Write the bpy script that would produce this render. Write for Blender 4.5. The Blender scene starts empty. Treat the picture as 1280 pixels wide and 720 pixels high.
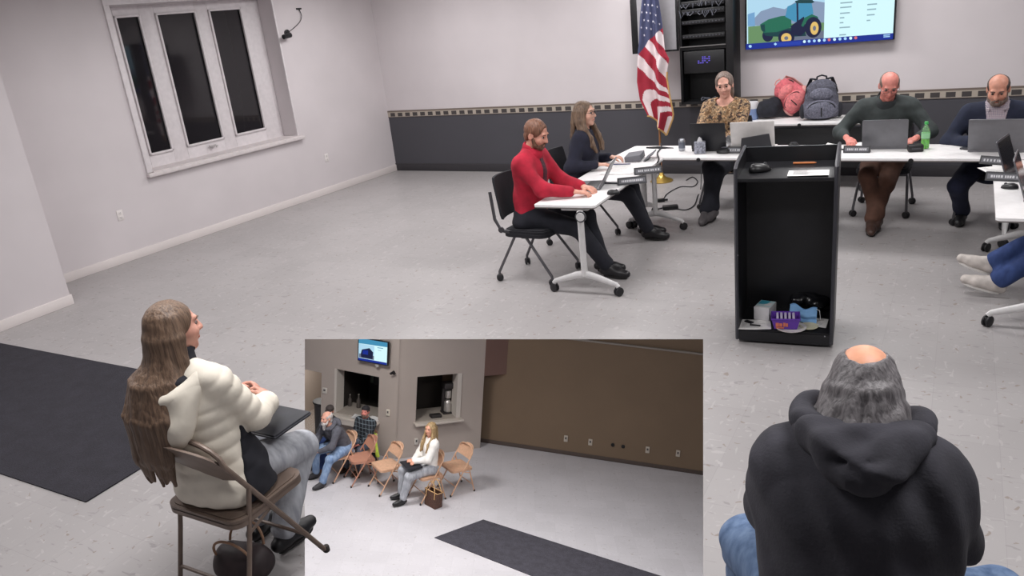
import bpy, bmesh, math, random
import numpy as np
from mathutils import Vector, Matrix
random.seed(4); RNG = np.random.default_rng(4)
sc = bpy.context.scene
COL = sc.collection
PI = math.pi
def rad(a): return a*PI/180

# ------------------------------------------------------------------ camera
CAMZ = 2.25; F = 975.2
def cam_basis(yaw, pit, rol):
    cy, sy = math.cos(yaw), math.sin(yaw)
    fw = Vector((-sy*math.cos(pit), cy*math.cos(pit), -math.sin(pit)))
    rt = Vector((cy, sy, 0)); up = rt.cross(fw)
    r2 = math.cos(rol)*rt + math.sin(rol)*up
    u2 = -math.sin(rol)*rt + math.cos(rol)*up
    return r2, u2, fw
CR, CU, CF = cam_basis(rad(30.669), rad(19.421), rad(-6.473))
CAM = Vector((0, 0, CAMZ))
cd = bpy.data.cameras.new('camera'); cam = bpy.data.objects.new('camera', cd); COL.objects.link(cam)
cd.sensor_width = 36; cd.lens = 36*F/1280; cd.clip_start = .05; cd.clip_end = 200
m = Matrix.Identity(4)
for i in range(3):
    m[i][0] = CR[i]; m[i][1] = CU[i]; m[i][2] = -CF[i]; m[i][3] = CAM[i]
cam.matrix_world = m; sc.camera = cam
def ray(px, py): return CR*((px-640)/F) - CU*((py-360)/F) + CF
def G(px, py, z=0.0):
    d = ray(px, py); t = (z-CAMZ)/d.z; return CAM + d*t
def GY(px, py, y):
    d = ray(px, py); return CAM + d*(y/d.y)
# the second hall lies on a lower level, its floor tilted a little against this one
dn = (CR*(-330) - CU*5280 + CF*F).normalized(); HUP = -dn
hf = (CF - dn*CF.dot(dn)).normalized(); hr = dn.cross(hf)   # forward, right
if hr.dot(CR) < 0: hr = -hr
HH = 5.9
HALL = Matrix.Identity(4)
ho = CAM + dn*HH
for i in range(3):
    HALL[i][0] = hr[i]; HALL[i][1] = hf[i]; HALL[i][2] = HUP[i]; HALL[i][3] = ho[i]
def H(px, py, z=0.0):
    d = ray(px, py); t = (HH-z)/d.dot(dn); q = d*t
    return Vector((q.dot(hr), q.dot(hf), z))
def HW(px, py, A, B, off=0):
    """point of the ray on the vertical hall plane through A, B (pushed off along its normal): (s along, z)"""
    o = Vector((0, 0, HH)); d0 = ray(px, py); d = Vector((d0.dot(hr), d0.dot(hf), -d0.dot(dn)))
    return _wall(o, d, A, B, off)
def PW(px, py, A, B, off=0): return _wall(CAM, ray(px, py), A, B, off)
def _wall(o, d, A, B, off):
    u = (Vector((B[0], B[1], 0))-Vector((A[0], A[1], 0))).normalized(); n = Vector((-u.y, u.x, 0))
    a = Vector((A[0], A[1], 0)) + n*off
    t = (a-o).dot(n)/d.dot(n); p = o+d*t
    return (p-a).dot(u), p.z
CUR = Matrix.Identity(4)

# ------------------------------------------------------------------ materials
def lin(c):
    r = []
    for v in c[:3]:
        v = v/255.0
        r.append(v/12.92 if v <= .04045 else ((v+.055)/1.055)**2.4)
    return (r[0], r[1], r[2], 1)
class NT:
    def __init__(s, name):
        s.m = bpy.data.materials.new(name); s.m.use_nodes = True; s.t = s.m.node_tree; s.n = s.t.nodes
        s.p = s.n['Principled BSDF']
    def add(s, typ, **k):
        n = s.n.new(typ)
        for a, b in k.items():
            if a.startswith('i_'): n.inputs[a[2:].replace('_', ' ')].default_value = b
            else: setattr(n, a, b)
        return n
    def link(s, a, b): s.t.links.new(a, b)
    def coord(s, out='Object', scale=None):
        tc = s.add('ShaderNodeTexCoord'); o = tc.outputs[out]
        if scale:
            mp = s.add('ShaderNodeMapping'); mp.inputs['Scale'].default_value = scale
            s.link(o, mp.inputs['Vector']); o = mp.outputs['Vector']
        return o
    def ramp(s, fac, stops, interp='LINEAR'):
        r = s.add('ShaderNodeValToRGB'); e = r.color_ramp; e.interpolation = interp
        while len(e.elements) < len(stops): e.elements.new(.5)
        for el, (p, c) in zip(e.elements, stops): el.position = p; el.color = c if len(c) == 4 else lin(c)
        s.link(fac, r.inputs['Fac']); return r.outputs['Color']
    def math(s, op, a, b=None):
        n = s.add('ShaderNodeMath', operation=op)
        for i, v in enumerate((a, b)):
            if v is None: continue
            if isinstance(v, (int, float)): n.inputs[i].default_value = v
            else: s.link(v, n.inputs[i])
        return n.outputs[0]
    def mix(s, fac, a, b, mode='MIX'):
        n = s.add('ShaderNodeMix', data_type='RGBA', blend_type=mode)
        for i, v in ((0, fac), (6, a), (7, b)):
            if isinstance(v, (int, float, tuple)): n.inputs[i].default_value = v
            else: s.link(v, n.inputs[i])
        return n.outputs[2]
    def bump(s, h, st=.3, dist=.01):
        b = s.add('ShaderNodeBump'); b.inputs['Strength'].default_value = st; b.inputs['Distance'].default_value = dist
        s.link(h, b.inputs['Height']); s.link(b.outputs['Normal'], s.p.inputs['Normal'])
def mat(name, rgb, rough=.6, metal=0, var=.025, vs=18, bump=0, bs=150, scale=None, trans=0, alpha=1, spec=None):
    t = NT(name); c = lin(rgb)
    v = t.coord('Object', scale)
    n = t.add('ShaderNodeTexNoise', i_Scale=vs, i_Detail=4.0); t.link(v, n.inputs['Vector'])
    lo = tuple(max(0, x*(1-var*2.2)) for x in c[:3])+(1,); hi = tuple(min(1, x*(1+var*2.2)) for x in c[:3])+(1,)
    t.link(t.ramp(n.outputs['Fac'], [(.3, lo), (.7, hi)]), t.p.inputs['Base Color'])
    t.p.inputs['Roughness'].default_value = rough; t.p.inputs['Metallic'].default_value = metal
    if spec is not None: t.p.inputs['Specular IOR Level'].default_value = spec
    if trans: t.p.inputs['Transmission Weight'].default_value = trans
    if alpha < 1: t.p.inputs['Alpha'].default_value = alpha
    if bump:
        n2 = t.add('ShaderNodeTexNoise', i_Scale=bs, i_Detail=3.0); t.link(v, n2.inputs['Vector']); t.bump(n2.outputs['Fac'], bump, .004)
    return t.m
def emit(name, rgb, st=1.0):
    t = NT(name); t.p.inputs['Base Color'].default_value = (0, 0, 0, 1)
    t.p.inputs['Emission Color'].default_value = lin(rgb); t.p.inputs['Emission Strength'].default_value = st
    t.p.inputs['Roughness'].default_value = .3
    return t.m
_MC = {}
def C(name, *a, **k):
    if name not in _MC: _MC[name] = mat(name, *a, **k)
    return _MC[name]

# ------------------------------------------------------------------ objects
def tag(o, label=None, cat=None, group=None, kind=None):
    if label: o['label'] = label
    if cat: o['category'] = cat
    if group: o['group'] = group
    if kind: o['kind'] = kind
    return o
def place(o, loc=(0, 0, 0), rotz=0, rot=None):
    R = rot.to_4x4() if rot is not None else Matrix.Rotation(rotz, 4, 'Z')
    o.matrix_world = CUR @ Matrix.Translation(Vector(loc)) @ R
    return o
def thing(name, label, cat, loc=(0, 0, 0), rotz=0, group=None, rot=None):
    o = bpy.data.objects.new(name, None); COL.objects.link(o); o.empty_display_size = .1
    place(o, loc, rotz, rot); return tag(o, label, cat, group)
def copy_tree(o, parent=None):
    c = o.copy(); COL.objects.link(c)
    if parent: c.parent = parent
    for ch in list(o.children): copy_tree(ch, c)
    return c
class MB:
    def __init__(s): s.bm = bmesh.new(); s.mi = 0; s.done = 0
    def _fin(s):
        s.bm.faces.ensure_lookup_table()
        for f in s.bm.faces:
            if not f.tag: f.tag = True; f.material_index = s.mi
        return s
    def box(s, c, size, bev=0, rot=None, seg=2):
        M = Matrix.Translation(Vector(c)) @ (rot.to_4x4() if rot is not None else Matrix.Identity(4)) @ Matrix.Diagonal((size[0], size[1], size[2], 1))
        r = bmesh.ops.create_cube(s.bm, size=1, matrix=M)
        if bev:
            es = {e for v in r['verts'] for e in v.link_edges}
            bmesh.ops.bevel(s.bm, geom=list(es), offset=min(bev, min(size)*.49), segments=seg, affect='EDGES', profile=.5)
        return s._fin()
    def raw(s, V, Fs):
        vs = [s.bm.verts.new(v) for v in V]
        for f in Fs:
            try: s.bm.faces.new([vs[i] for i in f])
            except ValueError: pass
        return s._fin()
    def tube(s, pts, r, n=8, closed=False, flat=None):
        pts = [Vector(p) for p in pts]; N = len(pts)
        rr = r if isinstance(r, (list, tuple)) else [r]*N
        rings = []; up = None
        for i, p in enumerate(pts):
            if closed: d = pts[(i+1) % N]-pts[i-1]
            else: d = pts[min(i+1, N-1)]-pts[max(i-1, 0)]
            d = d.normalized() if d.length > 1e-9 else Vector((0, 0, 1))
            if up is None:
                up = Vector((0, 0, 1)) if abs(d.z) < .9 else Vector((1, 0, 0))
            x = (up - d*up.dot(d))
            if x.length < 1e-4: x = d.orthogonal()
            x.normalize(); up = x; y = d.cross(x)
            k = flat or (1, 1)
            rings.append([s.bm.verts.new(p + x*(rr[i]*k[0]*math.cos(2*PI*j/n)) + y*(rr[i]*k[1]*math.sin(2*PI*j/n))) for j in range(n)])
        for i in range(N if closed else N-1):
            a, b = rings[i], rings[(i+1) % N]
            for j in range(n): s.bm.faces.new((a[j], a[(j+1) % n], b[(j+1) % n], b[j]))
        if not closed:
            s.bm.faces.new(rings[0][::-1]); s.bm.faces.new(rings[-1])
        return s._fin()
    def cyl(s, a, b, r, r2=None, n=16): return s.tube([a, b], [r, r if r2 is None else r2], n)
    def lathe(s, prof, c=(0, 0, 0), n=20, rot=None):
        c = Vector(c); R = rot or Matrix.Identity(3); rings = []
        for r, z in prof:
            if r < 1e-6: rings.append([s.bm.verts.new(c + R@Vector((0, 0, z)))])
            else: rings.append([s.bm.verts.new(c + R@Vector((r*math.cos(2*PI*j/n), r*math.sin(2*PI*j/n), z))) for j in range(n)])
        for a, b in zip(rings, rings[1:]):
            for j in range(n):
                k = (j+1) % n
                q = [a[j % len(a)], a[k % len(a)], b[k % len(b)], b[j % len(b)]]
                u = []
                for v in q:
                    if v not in u: u.append(v)
                if len(u) > 2: s.bm.faces.new(u)
        if len(rings[0]) > 1: s.bm.faces.new(rings[0][::-1])
        if len(rings[-1]) > 1: s.bm.faces.new(rings[-1])
        return s._fin()
    def prism(s, poly, z0, z1, M=None):
        M = M or Matrix.Identity(4); n = len(poly)
        a = [s.bm.verts.new(M@Vector((x, y, z0))) for x, y in poly]; b = [s.bm.verts.new(M@Vector((x, y, z1))) for x, y in poly]
        s.bm.faces.new(a[::-1]); s.bm.faces.new(b)
        for i in range(n): s.bm.faces.new((a[i], a[(i+1) % n], b[(i+1) % n], b[i]))
        return s._fin()
    def grid(s, fn, nu, nv, thick=0):
        """fn(u,v) in 0..1 -> point; optional thickness along y"""
        def sheet(off): return [[s.bm.verts.new(Vector(fn(i/nu, j/nv))+off) for j in range(nv+1)] for i in range(nu+1)]
        A = sheet(Vector((0, 0, 0)))
        for i in range(nu):
            for j in range(nv): s.bm.faces.new((A[i][j], A[i+1][j], A[i+1][j+1], A[i][j+1]))
        if thick:
            t = Vector((0, thick, 0)) if not isinstance(thick, Vector) else thick
            Bs = sheet(t)
            for i in range(nu):
                for j in range(nv): s.bm.faces.new((Bs[i][j], Bs[i][j+1], Bs[i+1][j+1], Bs[i+1][j]))
            for i in range(nu):
                s.bm.faces.new((A[i][0], Bs[i][0], Bs[i+1][0], A[i+1][0])); s.bm.faces.new((A[i][nv], A[i+1][nv], Bs[i+1][nv], Bs[i][nv]))
            for j in range(nv):
                s.bm.faces.new((A[0][j], A[0][j+1], Bs[0][j+1], Bs[0][j])); s.bm.faces.new((A[nu][j], Bs[nu][j], Bs[nu][j+1], A[nu][j+1]))
        return s._fin()
    def ell(s, c, r, rot=None, u=16, v=10):
        M = Matrix.Translation(Vector(c)) @ (rot.to_4x4() if rot is not None else Matrix.Identity(4)) @ Matrix.Diagonal((r[0], r[1], r[2], 1))
        bmesh.ops.create_uvsphere(s.bm, u_segments=u, v_segments=v, radius=1, matrix=M)
        return s._fin()
    def build(s, name, mats, parent=None, label=None, smooth=35, loc=None, rotz=0, rot=None):
        me = bpy.data.meshes.new(name)
        if s.mi >= 0: bmesh.ops.recalc_face_normals(s.bm, faces=s.bm.faces[:])
        s.bm.to_mesh(me); s.bm.free()
        for mm in (mats if isinstance(mats, (list, tuple)) else [mats]): me.materials.append(mm)
        for p in me.polygons: p.use_smooth = True
        me.set_sharp_from_angle(angle=rad(smooth))
        o = bpy.data.objects.new(name, me); COL.objects.link(o)
        if parent: o.parent = parent
        if label: o['label'] = label
        if loc is not None or (parent is None): place(o, loc or (0, 0, 0), rotz, rot) if not parent else setattr(o, 'location', loc)
        return o
def rx(a): return Matrix.Rotation(a, 3, 'X')
def ry(a): return Matrix.Rotation(a, 3, 'Y')
def rz(a): return Matrix.Rotation(a, 3, 'Z')
def rrect(w, h, r, n=5, cx=0, cy=0):
    out = []
    for k, (sx, sy) in enumerate(((1, 1), (-1, 1), (-1, -1), (1, -1))):
        for i in range(n+1):
            a = k*PI/2 + i*PI/2/n
            out.append((cx+sx*(w/2-r)+r*math.cos(a), cy+sy*(h/2-r)+r*math.sin(a)))
    return out

# ------------------------------------------------------------------ distance fields -> smooth meshes
class SDF:
    def __init__(s, h, k=.02): s.h = h; s.k = k; s.ops = []; s.k0 = k
    def _add(s, kind, fn, lo, hi, sub): s.ops.append((fn, np.array(lo), np.array(hi), sub, s.k)); return s
    def cone(s, a, b, ra, rb, sub=False, puff=0, sp=.1):
        a = np.array(a, float); b = np.array(b, float); d = b-a; L2 = max(d@d, 1e-12); L = math.sqrt(L2)
        def fn(P):
            q = P-a; t = np.clip((q@d)/L2, 0, 1); e = q-t[..., None]*d
            r = ra+(rb-ra)*t
            if puff: r = r+puff*np.abs(np.sin(PI*t*L/sp))**.6
            return np.sqrt((e*e).sum(-1))-r
        r = max(ra, rb)+puff
        return s._add('c', fn, np.minimum(a, b)-r, np.maximum(a, b)+r, sub)
    def ell(s, c, r, R=None, sub=False):
        c = np.array(c, float); r = np.array(r, float); R = np.eye(3) if R is None else np.array(R)
        def fn(P):
            q = ((P-c)@R)/r; n = np.sqrt((q*q).sum(-1)); g = np.sqrt(((q/r)**2).sum(-1))+1e-9
            return n*(n-1)/g
        m_ = r.max()*1.02
        return s._add('e', fn, c-m_, c+m_, sub)
    def ecap(s, a, b, ra, rb, side, ws=1, wf=1, sub=False, puff=0, sp=.1):
        a = np.array(a, float); b = np.array(b, float); d = b-a; L2 = max(d@d, 1e-12); L = math.sqrt(L2); ax = d/L
        sd = np.array(side, float); sd = sd-ax*(sd@ax); sd /= np.linalg.norm(sd); fr = np.cross(ax, sd)
        def fn(P):
            q = P-a; t = np.clip((q@d)/L2, 0, 1); e = q-t[..., None]*d
            r = ra+(rb-ra)*t
            if puff: r = r+puff*np.abs(np.sin(PI*t*L/sp))**.6
            n = np.sqrt((e@sd/(ws))**2+(e@fr/(wf))**2+(e@ax)**2)
            return (n-r)*min(ws, wf, 1)
        m_ = (max(ra, rb)+puff)*max(ws, wf, 1)
        return s._add('k', fn, np.minimum(a, b)-m_, np.maximum(a, b)+m_, sub)
    def plane(s, p, n):
        p = np.array(p, float); n = np.array(n, float); n /= np.linalg.norm(n)
        s.ops.append((lambda P: -((P-p)@n), None, None, 'cut', s.k)); return s      # removes the side the normal points to
    def mesh(s, noise=0, nf=14, seed=0, smooth=0, infl=0):
        h = s.h
        lo = np.min([o[1] for o in s.ops if o[3] is False], 0)-.03; hi = np.max([o[2] for o in s.ops if o[3] is False], 0)+.03
        n = np.ceil((hi-lo)/h).astype(int)+1
        X = [lo[i]+h*np.arange(n[i]) for i in range(3)]
        Fd = np.full(n, .2, np.float32)
        cutF = np.full(n, -10, np.float32)
        for fn, a, b, sub, k in s.ops:
            if infl and sub == 'cut':
                P = np.stack(np.meshgrid(*X, indexing='ij'), -1); cutF = np.maximum(cutF, -fn(P)); continue
            if a is None: i0 = np.zeros(3, int); i1 = n.copy()
            else:
                i0 = np.clip(np.floor((a-.05-lo)/h).astype(int), 0, n); i1 = np.clip(np.ceil((b+.05-lo)/h).astype(int)+1, 0, n)
            if np.any(i1 <= i0): continue
            P = np.stack(np.meshgrid(*[X[i][i0[i]:i1[i]] for i in range(3)], indexing='ij'), -1)
            d = fn(P); sl = tuple(slice(i0[i], i1[i]) for i in range(3)); f = Fd[sl]
            if sub is False:
                hh = np.maximum(k-np.abs(f-d), 0)/k; Fd[sl] = np.minimum(f, d)-hh*hh*k/4
            else:
                g = -d; hh = np.maximum(k-np.abs(f-g), 0)/k; Fd[sl] = np.maximum(f, g)+hh*hh*k/4
        if noise:
            P = np.stack(np.meshgrid(*X, indexing='ij'), -1); rg = np.random.default_rng(seed); acc = 0
            for o in range(3):
                k1 = rg.normal(size=3); k1 /= np.linalg.norm(k1); k2 = rg.normal(size=3)
                acc = acc + np.sin(P@k1*nf*(1.6**o)*2 + rg.uniform(0, 6) + 1.6*np.sin(P@k2*nf*.7+rg.uniform(0, 6)))/(1.35**o)
            Fd = Fd + noise*acc*.5
        if infl: Fd = np.where(cutF > -9, np.maximum(Fd-infl, cutF), Fd-infl)
        Fd[0] = Fd[-1] = .2; Fd[:, 0] = Fd[:, -1] = .2; Fd[:, :, 0] = Fd[:, :, -1] = .2
        return s._nets(Fd, lo, h, smooth)
    @staticmethod
    def _nets(Fd, lo, h, smooth):
        S = Fd < 0; n = np.array(Fd.shape); m1 = tuple(n-1)
        cs = [(i, j, k) for i in (0, 1) for j in (0, 1) for k in (0, 1)]
        c = np.zeros(m1, np.int8)
        for d in cs: c += S[d[0]:m1[0]+d[0], d[1]:m1[1]+d[1], d[2]:m1[2]+d[2]]
        act = (c > 0) & (c < 8); ii = np.argwhere(act); idx = -np.ones(m1, np.int64); idx[act] = np.arange(len(ii))
        vals = {d: Fd[ii[:, 0]+d[0], ii[:, 1]+d[1], ii[:, 2]+d[2]] for d in cs}
        acc = np.zeros((len(ii), 3)); cnt = np.zeros(len(ii))
        for a in cs:
            for ax in range(3):
                if a[ax]: continue
                b = list(a); b[ax] = 1; b = tuple(b); fa, fb = vals[a], vals[b]; mm = (fa < 0) != (fb < 0)
                t = np.where(mm, fa/np.where(mm, fa-fb, 1), 0)
                p = np.array(a, float)[None]+t[:, None]*(np.array(b)-np.array(a)); acc += p*mm[:, None]; cnt += mm
        V = lo+h*(ii+acc/np.maximum(cnt, 1)[:, None]); Q = []
        for ax in range(3):
            o1, o2 = [(1, 2), (2, 0), (0, 1)][ax]
            s0 = [slice(None)]*3; s1 = [slice(None)]*3; s0[ax] = slice(0, -1); s1[ax] = slice(1, None)
            A = S[tuple(s0)]; Bq = S[tuple(s1)]; e = np.argwhere(A != Bq)
            e = e[(e[:, o1] > 0) & (e[:, o2] > 0) & (e[:, o1] < n[o1]-1) & (e[:, o2] < n[o2]-1)]
            if not len(e): continue
            ins = A[e[:, 0], e[:, 1], e[:, 2]]
            def cell(d1, d2):
                q = e.copy(); q[:, o1] += d1; q[:, o2] += d2; return idx[q[:, 0], q[:, 1], q[:, 2]]
            q = np.stack([cell(-1, -1), cell(0, -1), cell(0, 0), cell(-1, 0)], 1)
            q[~ins] = q[~ins][:, ::-1]; Q.append(q)
        Q = np.concatenate(Q)
        for _ in range(smooth):
            S_ = np.zeros_like(V); cn = np.zeros(len(V))
            for i in range(4):
                np.add.at(S_, Q[:, i], V[Q[:, (i+1) % 4]]); np.add.at(cn, Q[:, i], 1)
            V = V*.4 + .6*S_/np.maximum(cn, 1)[:, None]
        return V, Q
    def build(s, name, m_, parent=None, label=None, noise=0, nf=14, seed=0, smooth=1, infl=0):
        V, Q = s.mesh(noise, nf, seed, smooth, infl)
        return nmesh(name, V, Q, m_, parent, label)
def nmesh(name, V, Q, mats, parent=None, label=None):
    me = bpy.data.meshes.new(name); me.vertices.add(len(V)); me.vertices.foreach_set('co', V.astype(np.float32).ravel())
    me.loops.add(len(Q)*4); me.loops.foreach_set('vertex_index', Q.astype(np.int32).ravel())
    me.polygons.add(len(Q)); me.polygons.foreach_set('loop_start', np.arange(0, len(Q)*4, 4, dtype=np.int32))
    me.update(calc_edges=True); me.polygons.foreach_set('use_smooth', np.ones(len(Q), bool))
    for mm in (mats if isinstance(mats, (list, tuple)) else [mats]): me.materials.append(mm)
    o = bpy.data.objects.new(name, me); COL.objects.link(o)
    if parent: o.parent = parent
    if label: o['label'] = label
    return o
# ------------------------------------------------------------------ people
def v3(*a): return np.array(a, float)
def nrm(a): a = np.array(a, float); return a/max(np.linalg.norm(a), 1e-9)
def ik(a, t, l1, l2, pole):
    a = np.array(a, float); t = np.array(t, float); d = t-a; L = np.linalg.norm(d); u = d/L
    if L > (l1+l2)*.995: t = a+u*(l1+l2)*.995; L = (l1+l2)*.995
    x = (L*L+l1*l1-l2*l2)/(2*L); h = math.sqrt(max(l1*l1-x*x, 0)); p = np.array(pole, float); p = nrm(p-u*(p@u))
    return a+u*x+p*h, t
def rotv(v, ax, ang):
    ax = nrm(ax); v = np.array(v, float); return v*math.cos(ang)+np.cross(ax, v)*math.sin(ang)+ax*(ax@v)*(1-math.cos(ang))
def add_hand(s, w, d, n, th, curl=.5, k=1.0):
    """w wrist, d direction of the fingers, n out of the palm, th towards the thumb"""
    d = nrm(d); n = np.array(n, float); n = nrm(n-d*(n@d)); sd = np.cross(d, n); sd = sd if sd@np.array(th) > 0 else -sd
    k0 = s.k; s.k = .008
    s.ecap(w-d*.01, w+d*.06*k, .027*k, .034*k, sd, 1.12, .5)
    for off, ln, da in ((.029, .072, .06), (.010, .080, .0), (-.009, .075, -.05), (-.027, .058, -.13)):
        p = w+d*.078*k+sd*off*k; dd = nrm(d+sd*da); ax = np.cross(dd, n); c = curl*(1+.3*(.03-off)/.06)
        for j, (f, r0, r1) in enumerate(((.45, .0092, .0086), (.32, .0086, .008), (.25, .008, .0066))):
            dd = rotv(dd, ax, c*(.5, .75, .6)[j]); q = p+dd*ln*f*k; s.cone(p, q, r0*k, r1*k); p = q
    p = w+d*.02*k+sd*.026*k; q = p+nrm(d*.75+sd*.6+n*.25)*.042*k; r = q+nrm(d*.95+sd*.1+n*(.2+.4*curl))*.032*k; e = r+nrm(d+n*(.2+.7*curl))*.024*k
    s.cone(p-d*.01, q, .0155*k, .0115*k); s.cone(q, r, .0115*k, .0095*k); s.cone(r, e, .0095*k, .0078*k)
    s.k = k0
def skin_mat(name, rgb): return C('skin_'+name, rgb, .5, var=.06, vs=30, bump=.05, bs=300)
def hair_mat(name, rgb, rgb2, sc_=(90, 90, 7)):
    key = 'hair_'+name
    if key in _MC: return _MC[key]
    t = NT(key); v = t.coord('Object', sc_); n = t.add('ShaderNodeTexNoise', i_Scale=1.0, i_Detail=3.0, i_Distortion=.4); t.link(v, n.inputs['Vector'])
    t.link(t.ramp(n.outputs['Fac'], [(.32, rgb2), (.68, rgb)]), t.p.inputs['Base Color']); t.p.inputs['Roughness'].default_value = .55
    t.bump(n.outputs['Fac'], .6, .006); _MC[key] = t.m; return t.m
EYE_W = None
def person(label, loc, rotz, group=None, seat=.45, lean=0.0, side=0.0, head=(0, 0, 0), hands=None, feet=None, knees=None, elbows=None,
           scale=1.0, girth=1.0, belly=0.0, sw=1.0, skin=(205, 150, 130), top=None, pants=None, shoe=None, hair=None, res=.0065, cres=.011, female=False,
           top_name='shirt', pants_name='trousers', face=True, puff=0, fold=.004, curl=(.5, .5), palms=None, hdirs=None, sleeve=.9, legs='long', hem=0, tsm=1, blend=.05, neck=.058, thigh=1.0,
           seed=1, ankles=True, hunch=0.0, feetdir=None):
    global EYE_W
    if EYE_W is None: EYE_W = (mat('eye_white', (150, 132, 124), .35), mat('eye_iris', (40, 30, 25), .2))
    k = scale; x = v3(1, 0, 0)
    t = nrm(v3(math.sin(side), math.sin(lean)*math.cos(side), math.cos(lean)*math.cos(side)))
    t2 = nrm(v3(math.sin(side), math.sin(lean+hunch)*math.cos(side), math.cos(lean+hunch)*math.cos(side)))
    P = v3(0, 0, seat+.10*k); W = P+t*.16*k; Cc = W+t2*.20*k; N = Cc+t2*.165*k
    fwd = np.cross(t2, x); fwd = -fwd if fwd[1] < 0 else fwd
    xs = nrm(np.cross(fwd, t2)); xs = xs if xs[0] > 0 else -xs
    wid = (.165 if female else .185)*sw*k
    hands = hands or [v3(.17, .42, .78), v3(-.17, .42, .78)]
    S = [N-t2*.055*k+xs*wid*sg for sg in (1, -1)]
    elbows = elbows or [v3(.6, -.6, -.6), v3(-.6, -.6, -.6)]
    E, Wr = [], []
    for i in range(2):
        e, w = ik(S[i], hands[i], .285*k, .255*k, elbows[i]); E.append(e); Wr.append(w)
    feet = feet or [v3(.12, .48, .09), v3(-.12, .48, .09)]; knees = knees or [v3(.15, .6, 1), v3(-.15, .6, 1)]
    Hp = [P+v3(.09*sg, .02, -.01)*k for sg in (1, -1)]; K, A = [], []
    for i in range(2):
        q, a = ik(Hp[i], feet[i], .43*k, .42*k, knees[i]); K.append(q); A.append(a)
    # head frame
    yaw, pit, rol = head
    hfw = nrm(v3(-math.sin(yaw)*math.cos(pit), math.cos(yaw)*math.cos(pit), math.sin(pit))); hrt = nrm(np.cross(hfw, v3(0, 0, 1))); hrt = rotv(hrt, hfw, rol); hup = np.cross(hrt, hfw)
    hb = N+t2*.055*k+hfw*.01*k; hc = hb+hup*.115*k+hfw*.02*k
    def hd(r_, f_, u_): return hc+(hrt*r_+hfw*f_+hup*u_)*k
    HR = np.stack([hrt, hfw, hup], 1)
    topops = None
    # ---- body
    s = SDF(res, .03)
    g = girth
    s.ecap(P, W, .135*k*g, .122*k*g, x, 1.1, .85); s.ecap(W, Cc, .122*k*g, .135*k*g, xs, 1.1, .8)
    s.cone(S[0], S[1], .052*k, .052*k)
    for i in range(2):
        s.cone(N, S[i], .045*k, .045*k); s.cone(S[i], E[i], .046*k*g**.5, .038*k); s.cone(E[i], Wr[i], .038*k, .026*k)
        s.cone(Hp[i], K[i], .08*k*g**.5, .055*k); s.cone(K[i], A[i], .05*k, .036*k)
    s.cone(N-t2*.03*k, hc-hup*.05*k-hfw*.015*k, (.052 if female else .06)*k*g**.3, (.046 if female else .055)*k*g**.3)
    s.k = .02
    s.ell(hd(0, -.012, .032), v3(.077, .096, .088)*k, HR); s.ell(hd(0, .022, -.03), v3(.06, .068, .09)*k, HR)
    if face:
        s.ell(hd(0, .062, -.095), v3(.026, .022, .02)*k, HR)
        for sg in (1, -1):
            s.ell(hd(.036*sg, .055, -.025), v3(.03, .032, .03)*k, HR)
        s.k = .012; s.cone(hd(-.034, .08, .03), hd(.034, .08, .03), .013*k, .013*k)
        for sg in (1, -1): s.ell(hd(.031*sg, .099, .008), v3(.017, .014, .012)*k, HR, sub=True)
        s.cone(hd(0, .088, .02), hd(0, .108, -.026), .0075*k, .0125*k)
        for sg in (1, -1): s.ell(hd(.012*sg, .096, -.028), v3(.009, .01, .008)*k, HR)
        s.k = .006; s.ell(hd(0, .088, -.056), v3(.022, .009, .007)*k, HR); s.ell(hd(0, .087, -.067), v3(.019, .009, .007)*k, HR)
    s.k = .008
    for sg in (1, -1):
        Re = HR@np.array(rz(sg*.35))
        s.ell(hd(.079*sg, -.012, -.005), v3(.009, .021, .034)*k, Re); s.ell(hd(.088*sg, -.008, -.005), v3(.006, .012, .02)*k, Re, sub=True)
    s.k = .02
    palms = palms or [v3(0, 0, -1), v3(0, 0, -1)]
    for i in range(2):
        d = nrm(Wr[i]-E[i]) if hdirs is None or hdirs[i] is None else nrm(hdirs[i])
        add_hand(s, Wr[i]+nrm(Wr[i]-E[i])*.012*k, d, palms[i], -x if i == 0 else x, curl[i], k*(.92 if female else 1.0))
    V, Q = s.mesh(smooth=1)
    body = nmesh('person', V, Q, skin_mat('%d_%d_%d' % tuple(skin), skin))
    place(body, loc, rotz); tag(body, label, 'person', group)
    # ---- top
    if top:
        s = SDF(cres, .035); o = .014*k
        s.ecap(P-t*.03*k, W, .142*k*g+o, .13*k*g+o, x, 1.12, .9, puff=puff, sp=.06); s.ecap(W, Cc, .13*k*g+o, .142*k*g+o, xs, 1.12, .86, puff=puff, sp=.06)
        if belly: s.ell(W+v3(0, .05, -.02)*k, v3(.15+.02*belly, .09+.09*belly, .15)*k)
        if female: 
            for sg in (1, -1): s.ell(Cc+xs*.075*sg*k+fwd*.085*k-t2*.015, v3(.068, .06, .065)*k)
        if hem:
            s.ecap(P-t*hem, P, .152*k*g+o, .146*k*g+o, x, 1.2, 1.0)
            for sg in (1, -1): s.ell(P+v3(.09*sg, -.045, -.05)*k, v3(.115*g, .115, .09)*k)
        ntor = len(s.ops)
        s.k = blend
        s.cone(S[0]*.8+S[1]*.2, S[1]*.8+S[0]*.2, .058*k+o, .058*k+o)
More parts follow.
